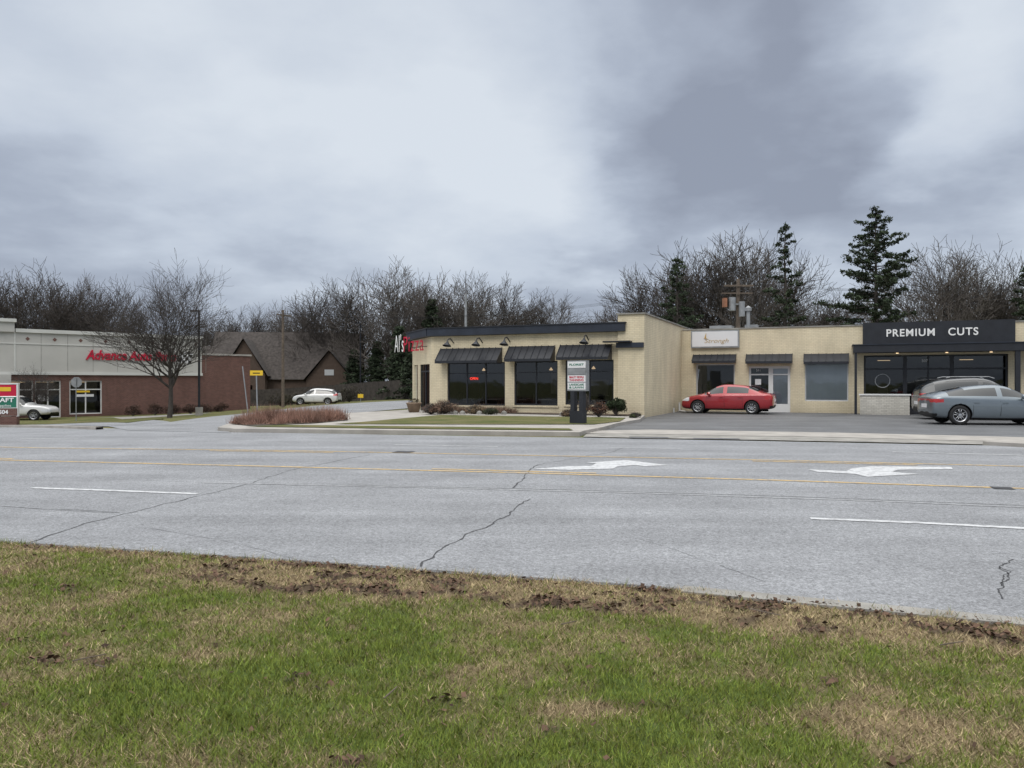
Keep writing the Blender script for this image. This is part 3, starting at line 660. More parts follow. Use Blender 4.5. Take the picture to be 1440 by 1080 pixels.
gable(-9,9,0,10,3.2,9.2,'x'); mb.box(-7,-2,-2,0,-.3,3.6,'siding'); gable(-7,-2,-2,5,3.6,8.0,'y'); mb.box(3,8.5,-3,0,-.3,3.0,'siding'); gable(3,8.5,-3,5,3.0,6.6,'y'); 
mb.box(-4.9,-4.0,-2.04,-2,4.1,5.0,'frame'); mb.box(5.2,6.3,-3.04,-3,3.5,4.2,'frame')
mb.box(-5.5,-3.5,-2.04,-2,1,2.3,'glassd'); mb.build('walls_and_roof',Hs)
hx,hy=at(322,108); H2=empty('brown_house',(hx,hy,-1.1),math.radians(-10)); mb=MB(); mb.box(-6,6,0,8,-.3,3.6,'siding'); gable(-6,6,0,8,3.6,8.0,'x'); mb.box(-2.4,-1.2,2,3.4,2,8.8,'brickred'); mb.build('walls_and_roof',H2)
fx0=at(352,88); fx1=at(470,84); fx2=at(600,72); mb=MB()
for a_,b_ in ((fx0,fx1),(fx1,fx2)):
    a_=Vector(a_);b_=Vector(b_); n=int((b_-a_).length/.16); t=(b_-a_).normalized(); nn=Vector((-t.y,t.x))
    for i in range(n):
        p0=a_+t*i*.16; p1=p0+t*.145; z=float(h(p0.x,p0.y)); zt=z+1.9+random.uniform(-.03,.03)
        q=[p0,p1,p1+nn*.03,p0+nn*.03]; mb.prism([(c.x,c.y) for c in q],z-.1,zt,'fence')
mb.build('wooden_fence')
for px_,Y_,w_,hh in ((1165,110,9,6.5),(760,120,8,6.5),(70,125,10,6)):
    hx,hy=at(px_,Y_); q=empty('distant_house',(hx,hy,-1),0); mb=MB(); mb.box(-w_/2,w_/2,0,8,-.3,3.2,'siding'); gable(-w_/2,w_/2,0,8,3.2,hh,'x'); mb.build('walls_and_roof',q)

# ------------------------------------------------------------------ vegetation
def seg_mesh(name,segs,matk):
    segs=np.array(segs,dtype=float); p0=segs[:,0:3];p1=segs[:,3:6];r0=segs[:,6];r1=segs[:,7]
    d=p1-p0; d/=np.linalg.norm(d,axis=1)[:,None]+1e-9
    ref=np.where(np.abs(d[:,2:3])<.9,np.array([[0,0,1.]]),np.array([[1.,0,0]])); a=np.cross(d,ref); a/=np.linalg.norm(a,axis=1)[:,None]; b=np.cross(d,a)
    Vs=[];Fs=[];base=0
    for mask,n in ((r0>=.05,7),(r0<.05,3)):
        P0,P1,A_,B_,R0,R1=p0[mask],p1[mask],a[mask],b[mask],r0[mask],r1[mask]; m_=len(P0)
        if m_==0: continue
        ring=[]
        for P,R in ((P0,R0),(P1,R1)):
            for i in range(n):
                t=2*math.pi*i/n; ring.append(P+A_*(math.cos(t)*R)[:,None]+B_*(math.sin(t)*R)[:,None])
        V=np.stack(ring,1).reshape(-1,3)
        i0=np.arange(m_)*2*n+base
        fs=np.concatenate([np.stack([i0+i,i0+(i+1)%n,i0+n+(i+1)%n,i0+n+i],1) for i in range(n)])
        Vs.append(V);Fs.append(fs); base+=len(V)
    V=np.concatenate(Vs);Fq=np.concatenate(Fs)
    me=bpy.data.meshes.new(name); me.vertices.add(len(V)); me.vertices.foreach_set('co',V.astype(np.float32).ravel())
    me.loops.add(Fq.size); me.loops.foreach_set('vertex_index',Fq.astype(np.int32).ravel()); me.polygons.add(len(Fq)); me.polygons.foreach_set('loop_start',np.arange(0,Fq.size,4,dtype=np.int32))
    me.update(calc_edges=True); me.materials.append(M[matk]); return me
def bare_tree(name,seed,H=12,spread=1.0,trunk=.2,matk='bark',minr=.016,lens=None,nodes=(5,4,4,3,3),last=4,kk=(3,2,2,2.0,0),low=1,thick=.70):
    r=random.Random(seed); segs=[]
    def grow(p,d,L,rad,lev):
        n=nodes[lev]; sl=L/n
        for i in range(n):
            wob=.10 if lev==0 else .20
            d=(d+Vector((r.uniform(-wob,wob),r.uniform(-wob,wob),r.uniform(-.02,.17 if lev>0 else .1)))).normalized()
            q=p+d*sl; fa=.6 if lev==0 else .75
            ra=rad*(1-fa*i/n); rb=rad*(1-fa*(i+1)/n)
            segs.append((*p,*q,max(ra,minr),max(rb,minr*.75))); p=q
            if lev<last and (lev>0 or i>=low):
                k=kk[lev]; k=int(k)+(1 if r.random()<k-int(k) else 0)
                if i==n-1 and lev==0: k+=1
                if lev>0 and i==0: k=max(0,k-1)
                a0=r.uniform(0,6.283)
                for c in range(k):
                    ang=r.uniform(.35,.85)*(spread if lev<2 else 1.05); az=a0+c*6.283/max(k,1)+r.uniform(-.5,.5)
                    o1=d.orthogonal().normalized(); o2=d.cross(o1); nd=(d*math.cos(ang)+(o1*math.cos(az)+o2*math.sin(az))*math.sin(ang)).normalized()
                    if nd.z<0: nd.z*=-.2; nd.normalize()
                    L2=L*r.uniform(.48,.70)*(1.25 if lev==0 else 1)
                    grow(p,nd,L2,max(rb*thick,minr),lev+1)
    grow(Vector((0,0,-.2)),Vector((0,0,1)),H*.5,trunk,0)
    a=np.array(segs); zmax=np.percentile(a[:,5],99.7); f=H/zmax; a[:,:6]*=f
    return seg_mesh(name,a,matk)
trees=[bare_tree('bare_tree_mesh',s,12,sp,tr,matk=mk_) for s,sp,tr,mk_ in ((1,1.0,.30,'bark'),(5,1.15,.26,'barkl'),(9,.85,.26,'bark'),(14,1.1,.32,'barkl'),(27,.95,.28,'bark'))]
def put_tree(px,ytop,Yd,var,wid=1.0,name='bare_tree'):
    x,y=at(px,Yd); z0=float(h(x,y)); H=CAMZ+(HY-ytop)*Yd/F-z0
    o=bpy.data.objects.new(name,trees[var%len(trees)]); COL.objects.link(o); o.location=(x,y,z0); s=H/12; o.scale=(s*wid,s*wid,s); o.rotation_euler[2]=random.uniform(0,6.28); return o
spots=[(-30,392,92),(12,385,95),(62,380,92),(112,390,98),(155,400,96),(335,432,118),(380,438,120),(300,443,125),(420,428,118),(455,400,102),(500,394,96),(548,378,88),(592,395,96),(640,385,86),(684,390,92),(735,415,100),(775,418,105),(860,428,100),(890,422,95),(925,375,86),(985,342,78),(1035,331,74),(1078,350,82),(1140,412,95),(1180,412,95),(1260,422,98),(1318,345,78),(1352,350,84),(1390,373,85),(1425,398,82)]
for i,(a_,b_,c_) in enumerate(spots): put_tree(a_,b_,c_,i,random.uniform(.9,1.15))
dmc=bpy.data.collections.new('distant_trees'); COL.children.link(dmc)
par=bpy.data.objects.new('distant_tree_row',None); dmc.objects.link(par)
for i in range(44):
    px_=-130+i*37+random.uniform(-14,14); Yd=random.uniform(135,175); x,y=at(px_,Yd)
    o=bpy.data.objects.new('distant_tree_part',trees[i%5]); dmc.objects.link(o); s=random.uniform(.8,1.15); o.location=(x,y,-1.2); o.scale=(s*1.15,s*1.15,s); o.rotation_euler[2]=random.uniform(0,6.28); o.parent=par
stm=bare_tree('street_tree_mesh',23,10.6,1.2,.19,matk='bark',minr=.010,nodes=(6,5,4,3,3),low=2)
x,y=at(238,54); o=bpy.data.objects.new('bare_tree',stm); COL.objects.link(o); o.location=(x,y,float(h(x,y)))
dx=CAMZ+(HY-374)*54/F-float(h(x,y)); o.scale=(dx/10.6*.98,)*2+(dx/10.6,)
x,y=at(52,57); o=bpy.data.objects.new('bare_tree',stm); COL.objects.link(o); o.location=(x,y,-1.2); o.scale=(.38,.38,.36); o.rotation_euler[2]=2

def leaf_cloud(centers,sizes,n_each,leaf,col,r,flat=1.0,var=.5,shell=.4):
    Vs=[];Cs=[]
    for (c,s_) in zip(centers,sizes):
        n=n_each; u=r.normal(size=(n,3)); u/=np.linalg.norm(u,axis=1)[:,None]; rad=(shell+(1-shell)*r.random(n)**.5)[:,None]
        P=np.array(c)+u*rad*np.array(s_); 
        a=r.normal(size=(n,3)); a/=np.linalg.norm(a,axis=1)[:,None]; b=np.cross(a,r.normal(size=(n,3))); b/=np.linalg.norm(b,axis=1)[:,None]
        L=leaf*r.uniform(.6,1.3,(n,1)); V=np.stack([P-a*L,P-b*L*.4,P+a*L,P+b*L*.4],1)
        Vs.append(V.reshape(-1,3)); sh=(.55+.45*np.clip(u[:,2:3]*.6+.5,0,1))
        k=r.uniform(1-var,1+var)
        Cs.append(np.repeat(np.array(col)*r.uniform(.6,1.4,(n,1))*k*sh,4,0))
    return np.concatenate(Vs),np.concatenate(Cs)
def conifer(name,px,ytop,Yd,seed,maxr,base=.2,style='pine',col=(.045,.062,.036)):
    x,y=at(px,Yd); z0=float(h(x,y)); H=CAMZ+(HY-ytop)*Yd/F-z0
    r=random.Random(seed); rn=np.random.default_rng(seed); e_=empty(name,(x,y,z0),0); segs=[]; cs=[];ss=[]
    n=6; p=Vector((0,0,-.2))
    for i in range(n): q=Vector((r.uniform(-.08,.08),r.uniform(-.08,.08),H*(i+1)/n*.97)); segs.append((*p,*q,.24*(1-i/n)+.03,.24*(1-(i+1)/n)+.02)); p=q
    if style=='pine':
        nl=int(58*maxr/3)+14
        for b_ in range(nl):
            t=(b_+r.random())/nl; z=H*(base+(1-base)*t**1.0*.985)
            prof=min(1,.55+t*1.6)*(1-t)**.75*1.12+.05
            az=b_*2.4+r.uniform(-.6,.6); L=maxr*prof*r.choice((.4,.6,.85,1.0,1.22)); L=max(L,.25)
            up=r.uniform(-.10,.18)+.45*t*r.random()
            d=Vector((math.cos(az),math.sin(az),up)); o0=Vector((0,0,z)); mid=o0+d*L*.55-Vector((0,0,.05*L)); tip=o0+d*L+Vector((0,0,.06*L))
            segs.append((*o0,*mid,.05,.03)); segs.append((*mid,*tip,.03,.01))
            k=max(2,int(L/.30))
            for j in range(k):
                f=.25+.75*(j+1)/k; lat=r.uniform(-.32,.32)*L*f*(1.3-f*.6)
                c=o0+(tip-o0)*f+Vector((-math.sin(az)*lat,math.cos(az)*lat,r.uniform(-.12,.16)))
                cs.append(tuple(c)); w_=r.uniform(.20,.44); ss.append((w_,w_,w_*r.uniform(.4,.75)))
                segs.append((*(o0+(tip-o0)*f*.85),*c,.014,.008))
        cs.append((0,0,H*.985)); ss.append((.15,.15,.4))
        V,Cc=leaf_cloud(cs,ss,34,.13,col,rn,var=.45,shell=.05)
    else:
        z=H*base
        while z<H*.985:
            t=(z/H-base)/(1-base); prof=(1-t)**.85
            for _ in range(6):
                az=r.uniform(0,6.283); L=max(.15,maxr*prof*r.uniform(.6,1.15)); up=r.uniform(-.35,-.0)
                d=Vector((math.cos(az),math.sin(az),up)); o0=Vector((0,0,z)); segs.append((*o0,*(o0+d*L),.04,.012))
                k=max(2,int(L/.42))
                for j in range(k):
                    f=(j+.6)/k; lat=r.uniform(-.15,.15)*L; c=o0+d*L*f+Vector((-math.sin(az)*lat,math.cos(az)*lat,r.uniform(-.1,.12))); cs.append(tuple(c)); w_=r.uniform(.3,.45); ss.append((w_,w_,w_*.5))
            z+=H*.03
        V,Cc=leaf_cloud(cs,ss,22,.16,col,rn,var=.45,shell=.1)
    tri_mesh('needles',V,Cc,4,'attr',e_)
    o=bpy.data.objects.new('trunk_and_limbs',seg_mesh('trunk',segs,'bark')); COL.objects.link(o); o.parent=e_
conifer('pine_tree',1232,294,62,101,3.9,.24)
conifer('pine_tree',1104,315,66,102,2.1,.15)
conifer('pine_tree',952,362,72,103,2.7,.12)
conifer('pine_tree',1446,370,60,104,2.3,.10)
conifer('spruce_tree',561,458,78,105,2.4,.03,'spruce'); conifer('spruce_tree',608,418,84,106,3.6,.03,'spruce'); conifer('spruce_tree',585,468,74,107,2.2,.03,'spruce')
conifer('spruce_tree',530,480,88,108,2.4,.03,'spruce'); conifer('spruce_tree',1160,440,100,110,2.4,.03,'spruce'); conifer('spruce_tree',498,492,90,112,2.2,.03,'spruce')

def shrub(name,x,y,z,rad,hgt,col,seed,leaf=.035,n=60,k=26,twig=True,mt='barkl'):
    rn=np.random.default_rng(seed); r=random.Random(seed); e_=empty(name,(x,y,z)); cs=[];ss=[];segs=[]
    for i in range(k):
        az=r.uniform(0,6.28); u=r.random()**.5; rr=rad*.72*u; zz=hgt*(.25+.55*r.random()*(1-.5*u*u)); cs.append((math.cos(az)*rr,math.sin(az)*rr,zz)); w_=rad*r.uniform(.25,.42); ss.append((w_,w_,w_*.8))
        segs.append((0,0,0,cs[-1][0],cs[-1][1],zz+w_*.5,.012,.006))
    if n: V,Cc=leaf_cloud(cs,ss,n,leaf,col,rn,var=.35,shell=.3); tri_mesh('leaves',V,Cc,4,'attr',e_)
    if twig:
        for i in range(k*8):
            az=r.uniform(0,6.28); el=r.uniform(.35,1.45); L=r.uniform(.6,1.05); d=Vector((math.cos(az)*math.cos(el)*rad,math.sin(az)*math.cos(el)*rad,math.sin(el)*hgt))*L
            m_=d*.5+Vector((r.uniform(-.08,.08),r.uniform(-.08,.08),.03)); segs.append((0,0,0,*m_,.009,.007)); segs.append((*m_,*d,.007,.004)); 
            for _ in range(2):
                q=m_+(d-m_)*r.random(); segs.append((*q,*(q+Vector((r.uniform(-.15,.15),r.uniform(-.15,.15),r.uniform(.02,.18)))*max(rad,.5)),.005,.003))
    o=bpy.data.objects.new('stems',seg_mesh('stems',segs,mt)); COL.objects.link(o); o.parent=e_
def shr(name,px,py,*a,**k): x,y=gp(px,py); shrub(name,x,y,float(h(x,y))+.13,*a,**k)
shr('evergreen_shrub',866,589,.52,.95,(.032,.046,.022),1,n=170,k=34,twig=False)
shr('bare_shrub',842,591,.45,.75,(.12,.06,.04),2,n=45); shr('bare_shrub',822,588,.4,1.0,(.14,.09,.05),12,n=12)
shr('dry_shrub',625,586,.85,.62,(.20,.13,.09),3,n=60); shr('dry_shrub',606,587,.5,.5,(.18,.11,.08),4,n=50); shr('dry_shrub',668,586,.6,.4,(.18,.13,.08),5,n=50); shr('evergreen_shrub',690,587,.4,.3,(.05,.06,.03),6,n=50); shr('dry_shrub',800,590,.4,.3,(.16,.11,.07),7,n=40); shr('evergreen_shrub',893,592,.3,.2,(.06,.08,.03),9,n=30)
for i,(px_,Y_) in enumerate(((187,61.5),(218,62.5),(243,64),(268,64.5),(290,65.5),(310,67))):
    x,y=at(px_,Y_); shrub('clipped_shrub',x,y,-1.15,.8,1.1,(.075,.045,.035),20+i,leaf=.05,n=90,k=20,twig=False)
for i,px_ in enumerate(range(395,500,24)):
    x,y=at(px_,80-i); shrub('hedge_shrub',x,y,float(h(x,y)),1.5,random.uniform(1.2,2.2),(.05,.045,.03),40+i,leaf=.09,n=60,k=20)
def dry_grass(name,poly,n,hgt,col,seed):
    rn=np.random.default_rng(seed); P=np.array(poly); c=P.mean(0); tr=[(c,P[i],P[(i+1)%len(P)]) for i in range(len(P))]; cl=[]
    for _ in range(n//90):
        a,b,d=tr[rn.integers(len(tr))]; u,v=rn.random(2); 
        if u+v>1: u,v=1-u,1-v
        cl.append(a+(b-a)*u+(d-a)*v)
    V=[];Cc=[]
    for q in cl:
        m_=90; edge=np.clip(1.25-np.linalg.norm((q-c)*np.array([.20,.34])),.35,1)
        th=rn.uniform(0,6.28,m_); le=rn.uniform(.0,1.25,m_); L=hgt*rn.uniform(.4,1.15,m_)*rn.uniform(.5,1.25)*edge
        z=float(h(q[0],q[1]))+.15; b=np.stack([q[0]+rn.normal(0,.1,m_),q[1]+rn.normal(0,.1,m_),np.full(m_,z)],1)
        t=b+np.stack([np.cos(th)*np.sin(le)*L,np.sin(th)*np.sin(le)*L,np.cos(le)*L],1); s_=np.stack([rn.uniform(-.010,.010,m_),rn.uniform(-.010,.010,m_),np.zeros(m_)],1)
        V.append(np.stack([b-s_,b+s_,t],1).reshape(-1,3)); k=rn.uniform(.5,1.5)
        Cc.append(np.repeat(np.array(col)*rn.uniform(.5,1.5,(m_,1))*k,3,0))
    tri_mesh(name,np.concatenate(V),np.concatenate(Cc),3,'attr')
dry_grass('dry_ornamental_grass',[gp(328,601.5),gp(352,597.5),gp(430,592),gp(478,590.5),gp(486,595),gp(440,600.5),gp(350,604)],22000,.64,(.25,.15,.115),5)
dry_grass('dry_perennials',[on(C0,-10.2,-.3),on(C0,-6,-.3),on(C0,-6,-.8),on(C0,-10.2,-1.1)],7000,.4,(.22,.15,.11),6)

# ------------------------------------------------------------------ vehicles
def car(name,x,y,head,st,glass_side,ws,rg,wheels,paint,wr=.33,hw=.9,L=4.5,plate=True,zl=(.62,.80),tail_z=(.72,.93),bar=False,pillar=None):
    z=float(h(x,y))+.022; E=empty(name,(x,y,z),math.radians(head))
    ring=[]
    for (sx_,zb,zs,zt,w_,r_) in st:
        zc=zs+.01; gh=(zt-zs)
        ring.append([(0,zb),(w_*.80,zb),(w_*.965,zb+.10),(w_,zb+.48*(zs-zb)),(w_*.985,zs-.07),(w_*.94,zc),(r_,zt-min(.06,gh*.35)),(r_*.6,zt-min(.012,gh*.1)),(0,zt)])
    V=[];nh=9
    idx=[]
    for s_,rg_ in zip(st,ring):
        row=[]
        for (yy_,zz_) in rg_: row.append(len(V)); V.append((s_[0],yy_,zz_))
        for j in range(nh-2,0,-1): row.append(len(V)); V.append((s_[0],-rg_[j][0],rg_[j][1]))
        idx.append(row)
    Fc=[];Mi=[]; R=len(idx[0])
    for i in range(len(st)-1):
        for j in range(R):
            k=(j+1)%R; Fc.append((idx[i][j],idx[i+1][j],idx[i+1][k],idx[i][k]))
            jj=j if j<8 else 15-j
            xm=(st[i][0]+st[i+1][0])/2; mi=0
            if jj==5 and any(a<xm<b for a,b in glass_side): mi=1
            if jj in (6,7) and (ws[0]<xm<ws[1] or rg[0]<xm<rg[1]): mi=1
            if jj in (0,): mi=2
            Mi.append(mi)
    Fc.append(tuple(idx[0])); Mi.append(0); Fc.append(tuple(reversed(idx[-1]))); Mi.append(0)
    me=bpy.data.meshes.new('body'); me.from_pydata(V,[],Fc)
    for m_ in (paint,M['cglass'],M['cblk'],M['tail'],M['head']): me.materials.append(m_)
    me.polygons.foreach_set('material_index',Mi); bm=bmesh.new(); bm.from_mesh(me); bmesh.ops.recalc_face_normals(bm,faces=bm.faces); bm.to_mesh(me); bm.free()
    o=bpy.data.objects.new('body',me); COL.objects.link(o)
    sb=o.modifiers.new('s','SUBSURF'); sb.levels=3; sb.render_levels=3
    cut=MB()
    for wx in wheels:
        for sgn in (-1,1): cut.cyl((wx,sgn*(hw-.28),wr),(wx,sgn*(hw+.2),wr),wr+.055,wr+.055,28,'cblk')
    co=cut.build('cut'); co.data.materials.clear()
    for m_ in (paint,M['cglass'],M['cblk']): co.data.materials.append(m_)
    co.data.polygons.foreach_set('material_index',[2]*len(co.data.polygons))
    b=o.modifiers.new('b','BOOLEAN'); b.operation='DIFFERENCE'; b.object=co; b.solver='EXACT'
    bpy.context.view_layer.update(); dg=bpy.context.evaluated_depsgraph_get(); me2=bpy.data.meshes.new_from_object(o.evaluated_get(dg))
    o.modifiers.clear(); o.data=me2; bpy.data.objects.remove(co)
    xr=st[0][0]; xf=st[-1][0]
    for p_ in me2.polygons:
        c=p_.center; p_.use_smooth=p_.material_index!=2
        if p_.material_index==0:
            if c.x<xr+.38 and tail_z[0]<c.z<tail_z[1] and (abs(c.y)>hw*.55 or (bar and c.z>tail_z[1]-.07 and c.x<xr+.2)): p_.material_index=3
            elif c.x>xf-.5 and zl[0]<c.z<zl[1] and abs(c.y)>hw*.5: p_.material_index=4
            elif c.z<.26: p_.material_index=2
            elif c.x>xf-.2 and .35<c.z<.58 and abs(c.y)<hw*.6: p_.material_index=2
            elif c.x<xr+.15 and c.z<.42: p_.material_index=2
    o.parent=E
    mb=MB()
    for wx in wheels:
        for sgn in (-1,1):
            c=(wx,sgn*(hw-.12),wr); a_=(0,sgn,0)
            mb.lathe(c,a_,[(wr*.62,-.1),(wr*.95,-.1),(wr,-.06),(wr,.06),(wr*.94,.10),(wr*.68,.105),(wr*.66,.08)],28,'tyre')
            mb.lathe(c,a_,[(wr*.67,.095),(wr*.60,.085),(wr*.58,.04)],28,'rim'); mb.lathe(c,a_,[(wr*.6,.03),(.001,.03)],24,'cblk'); mb.lathe(c,a_,[(wr*.17,.09),(.001,.095)],12,'rim'); 
            for q in range(5):
                t=2*math.pi*q/5+.3; dz=Vector((math.cos(t),0,math.sin(t))); cc=Vector(c)+Vector((0,sgn*.07,0)); pr=Vector((-math.sin(t),0,math.cos(t)))
                for sgn2 in (-1,1):
                    mb.cyl(cc+dz*wr*.1+pr*.02*sgn2,cc+dz*wr*.62+pr*.045*sgn2,.018,.014,5,'rim')
    mb.build('wheels',E,True)
    mb=MB(); wm=[s_ for s_ in st if ws[0]-.2<s_[0]<ws[1]+.2][-1]
    for sgn in (-1,1):
        xm=ws[1]-.35; mb.lathe((xm,sgn*(hw+.09),wm[2]+.10),(1,0,0),[(.01,-.10),(.08,-.07),(.09,.0),(.05,.09),(.01,.11)],10,paint); mb.cyl((xm,sgn*(hw-.1),wm[2]+.05),(xm,sgn*(hw+.05),wm[2]+.07),.025,.025,6,'cblk')
        for hx_ in (wheels[1]+.55,(wheels[0]+wheels[1])/2+.15):
            mb.box(hx_-.09,hx_+.09,sgn*(hw)-.012,sgn*(hw)+.016,.80,.83,paint)
        for dx_ in (wheels[1]+.42,(wheels[0]+wheels[1])/2-.02,wheels[0]-.45):
            mb.cyl((dx_,sgn*(hw*.988),.34),(dx_+.03,sgn*(hw-.004),.62),.006,.006,4,'cblk'); mb.cyl((dx_+.03,sgn*(hw-.004),.62),(dx_,sgn*(hw*.975),.88),.006,.006,4,'cblk')
    if plate: mb.box(xr-.005,xr+.02,-.26,.26,.62,.76,'signwhite') 
    mb.build('mirrors_handles_plate',E)
    return E
sedan=[(-2.25,.42,.80,.86,.66,.45),(-2.2,.28,.93,.98,.80,.60),(-2.0,.23,.98,1.05,.86,.64),(-1.78,.21,.985,1.08,.88,.66),(-1.62,.19,.98,1.13,.885,.65),(-1.02,.18,.965,1.39,.89,.57),(-.92,.18,.96,1.415,.89,.57),(-.45,.17,.95,1.465,.89,.585),(-.02,.17,.94,1.47,.89,.59),(.06,.17,.938,1.468,.89,.59),(.42,.17,.93,1.43,.89,.575),(1.10,.17,.91,1.03,.89,.67),(1.28,.18,.89,.975,.885,.68),(1.8,.2,.81,.88,.87,.62),(2.1,.22,.69,.76,.80,.56),(2.26,.3,.56,.62,.62,.45)]
red=carpaint('car_paint_red',(.30,.010,.018)); grey=carpaint('car_paint_blue_grey',(.15,.18,.205),.45); silver=carpaint('car_paint_dark_grey',(.035,.037,.04),.0); whitep=carpaint('car_paint_white',(.6,.6,.6),0)
cx,cy=at(1024,38.6)
car('red_car',cx,cy,180-26,sedan,[(-1.3,-.02),(.06,.95)],(.42,1.12),(-1.64,-1.0),(1.34,-1.27),red,.325,.89)
fast=[(-2.28,.42,.86,.95,.72,.5),(-2.24,.28,1.0,1.08,.85,.66),(-2.0,.23,1.04,1.17,.91,.70),(-1.85,.21,1.04,1.21,.92,.69),(-1.0,.18,1.01,1.40,.93,.62),(-.9,.18,1.005,1.42,.93,.62),(-.35,.17,.99,1.48,.93,.63),(-.05,.17,.985,1.485,.93,.63),(.03,.17,.98,1.485,.93,.63),(.45,.17,.97,1.44,.93,.61),(1.05,.17,.955,1.07,.93,.70),(1.2,.18,.94,1.03,.925,.72),(1.8,.2,.88,.95,.91,.68),(2.15,.22,.78,.85,.85,.62),(2.3,.3,.62,.7,.70,.5)]
car('blue_grey_car',16.5+1.37,28.75,-9,fast,[(-1.5,-.05),(.03,.95)],(.45,1.08),(-1.87,-.95),(1.38,-1.36),grey,.36,.93,tail_z=(.82,.95),bar=True)
suv=[(-2.3,.48,.95,1.12,.74,.55),(-2.27,.32,1.0,1.25,.86,.62),(-2.15,.26,1.04,1.42,.92,.66),(-1.8,.22,1.05,1.60,.94,.66),(-1.2,.21,1.05,1.72,.95,.67),(-.3,.2,1.04,1.76,.95,.68),(-.1,.2,1.04,1.76,.95,.68),(-.02,.2,1.04,1.755,.95,.68),(.5,.2,1.03,1.70,.95,.66),(1.15,.2,1.02,1.15,.95,.74),(1.3,.22,1.01,1.10,.945,.74),(1.9,.25,.95,1.02,.92,.7),(2.2,.28,.82,.88,.86,.62),(2.33,.4,.6,.7,.7,.5)]
cx,cy=at(1372,32.4); E_=car('dark_grey_suv',cx,cy,-14,suv,[(-1.8,-.1),(-.02,1.0)],(.5,1.2),(-2.25,-1.75),(1.4,-1.38),silver,.37,.95,tail_z=(.90,1.1))
mb=MB()
for sg in (-1,1): mb.path([(-1.3,sg*.62,1.74),(-1.1,sg*.62,1.79),(.3,sg*.62,1.79),(.5,sg*.62,1.72)],.018,6,'galv')
mb.build('roof_rails',E_)
cx,cy=at(446,73); car('white_suv',cx,cy,175,suv,[(-2.0,-.1),(-.02,1.0)],(.5,1.2),(-2.25,-1.75),(1.4,-1.38),whitep,.37,.95,tail_z=(.95,1.2)).scale=(.95,.95,.88)
pick=[(-2.8,.55,.98,1.02,.80,.6),(-2.75,.45,1.08,1.12,.90,.7),(-2.2,.40,1.10,1.14,.95,.74),(-1.1,.38,1.11,1.15,.96,.75),(-1.0,.38,1.11,1.45,.96,.70),(-.9,.38,1.11,1.78,.96,.68),(-.4,.36,1.10,1.84,.96,.69),(.0,.36,1.10,1.84,.96,.69),(.08,.36,1.1,1.84,.96,.69),(.6,.36,1.09,1.78,.96,.67),(1.2,.36,1.08,1.20,.96,.74),(1.35,.36,1.07,1.18,.95,.74),(2.2,.38,1.03,1.10,.93,.72),(2.65,.42,.92,.98,.88,.66),(2.8,.5,.7,.8,.74,.5)]
cx,cy=at(20,55.5); car('white_pickup',cx,cy,6,pick,[(-.9,.0),(.08,1.1)],(.6,1.25),(-1.05,-.93),(1.75,-1.75),whitep,.39,.95,tail_z=(.8,1.05))

# ------------------------------------------------------------------ street furniture
def lightpole(name,px,Y,ytop,head=True):
    x,y=at(px,Y); z0=float(h(x,y)); zt=CAMZ+(HY-ytop)*Y/F; e_=empty(name,(x,y,z0)); H=zt-z0; mb=MB()
    mb.cyl((0,0,-.1),(0,0,.6),.26,.26,12,'conc'); mb.cyl((0,0,.6),(0,0,H),.09,.075,8,'black'); mb.box(-.6,.05,-.16,.16,H-.02,H+.10,'black'); mb.build('pole_and_head',e_)
lightpole('parking_lot_lamp',280,57,438)
lightpole('parking_lot_lamp',507,86,455)
def upole(px,Y,ytop,r=.14,arm=True,tf=False,k='wood',rot=0):
    x,y=at(px,Y); z0=float(h(x,y)); zt=CAMZ+(HY-ytop)*Y/F; e_=empty('utility_pole',(x,y,z0),rot); H=zt-z0; mb=MB()
    mb.cyl((0,0,-.2),(0,0,H),r*1.2,r*.8,9,k)
    if arm:
        mb.box(-1.0,1.0,-.06-r,-r+.02,H-.55,H-.43,'wood')
        for q in (-.9,-.5,.5,.9): mb.cyl((q,-r,H-.43),(q,-r,H-.28),.04,.03,6,'galv')
    if tf:
        mb.cyl((-.5,-.35,H-2.2),(-.5,-.35,H-1.3),.22,.22,12,'galv'); mb.cyl((.1,-.5,H-2.6),(.1,-.5,H-1.6),.2,.2,12,'galv'); mb.box(-.5,0,-.3,-.1,H-1.8,H-1.7,'galv')
        mb.box(-1.12,-.88,-.5,-.1,H-1.95,H-1.35,M['rustbox']); mb.box(-1.2,.9,-.3,-.2,H-1.05,H-.97,'wood')
    mb.build('pole',e_); return Vector((x,y,zt-.3))
M['rustbox']=mat('rusty_box',(.26,.12,.07),.8,.3,4)
t1=upole(1038,52,392,.15,True,True); t2=upole(398,70,436,.13,True,rot=1.2); t3=upole(655,64,413,.12,False,False,'galv'); t0=upole(1700,50,380,.15); t4=upole(-250,80,420,.15)
def wire(a,b,sag,r=.009):
    pts=[a+(b-a)*(i/16)-Vector((0,0,sag*4*(i/16)*(1-i/16))) for i in range(17)]; wm_.path(pts,r,4,'cblk')
wm_=MB()
for dx_ in (-.9,0,.9):
    d=Vector((dx_*.3,dx_*.6,0)); wire(t1+d,t0+d,.8); wire(t1+d,t2+d,1.2)
wire(t1-Vector((0,0,1.5)),t3-Vector((0,0,1)),.7); wire(t2-Vector((0,0,.8)),t4,1.5); wire(t3,t2,.6); wm_.build('overhead_wires')
x,y=gp(362,586); e_=empty('yellow_street_sign',(x,y,float(h(x,y)))); s=y/F; mb=MB(); mb.cyl((0,0,-.1),(-.05,0,60*s),.035,.035,6,'galv')
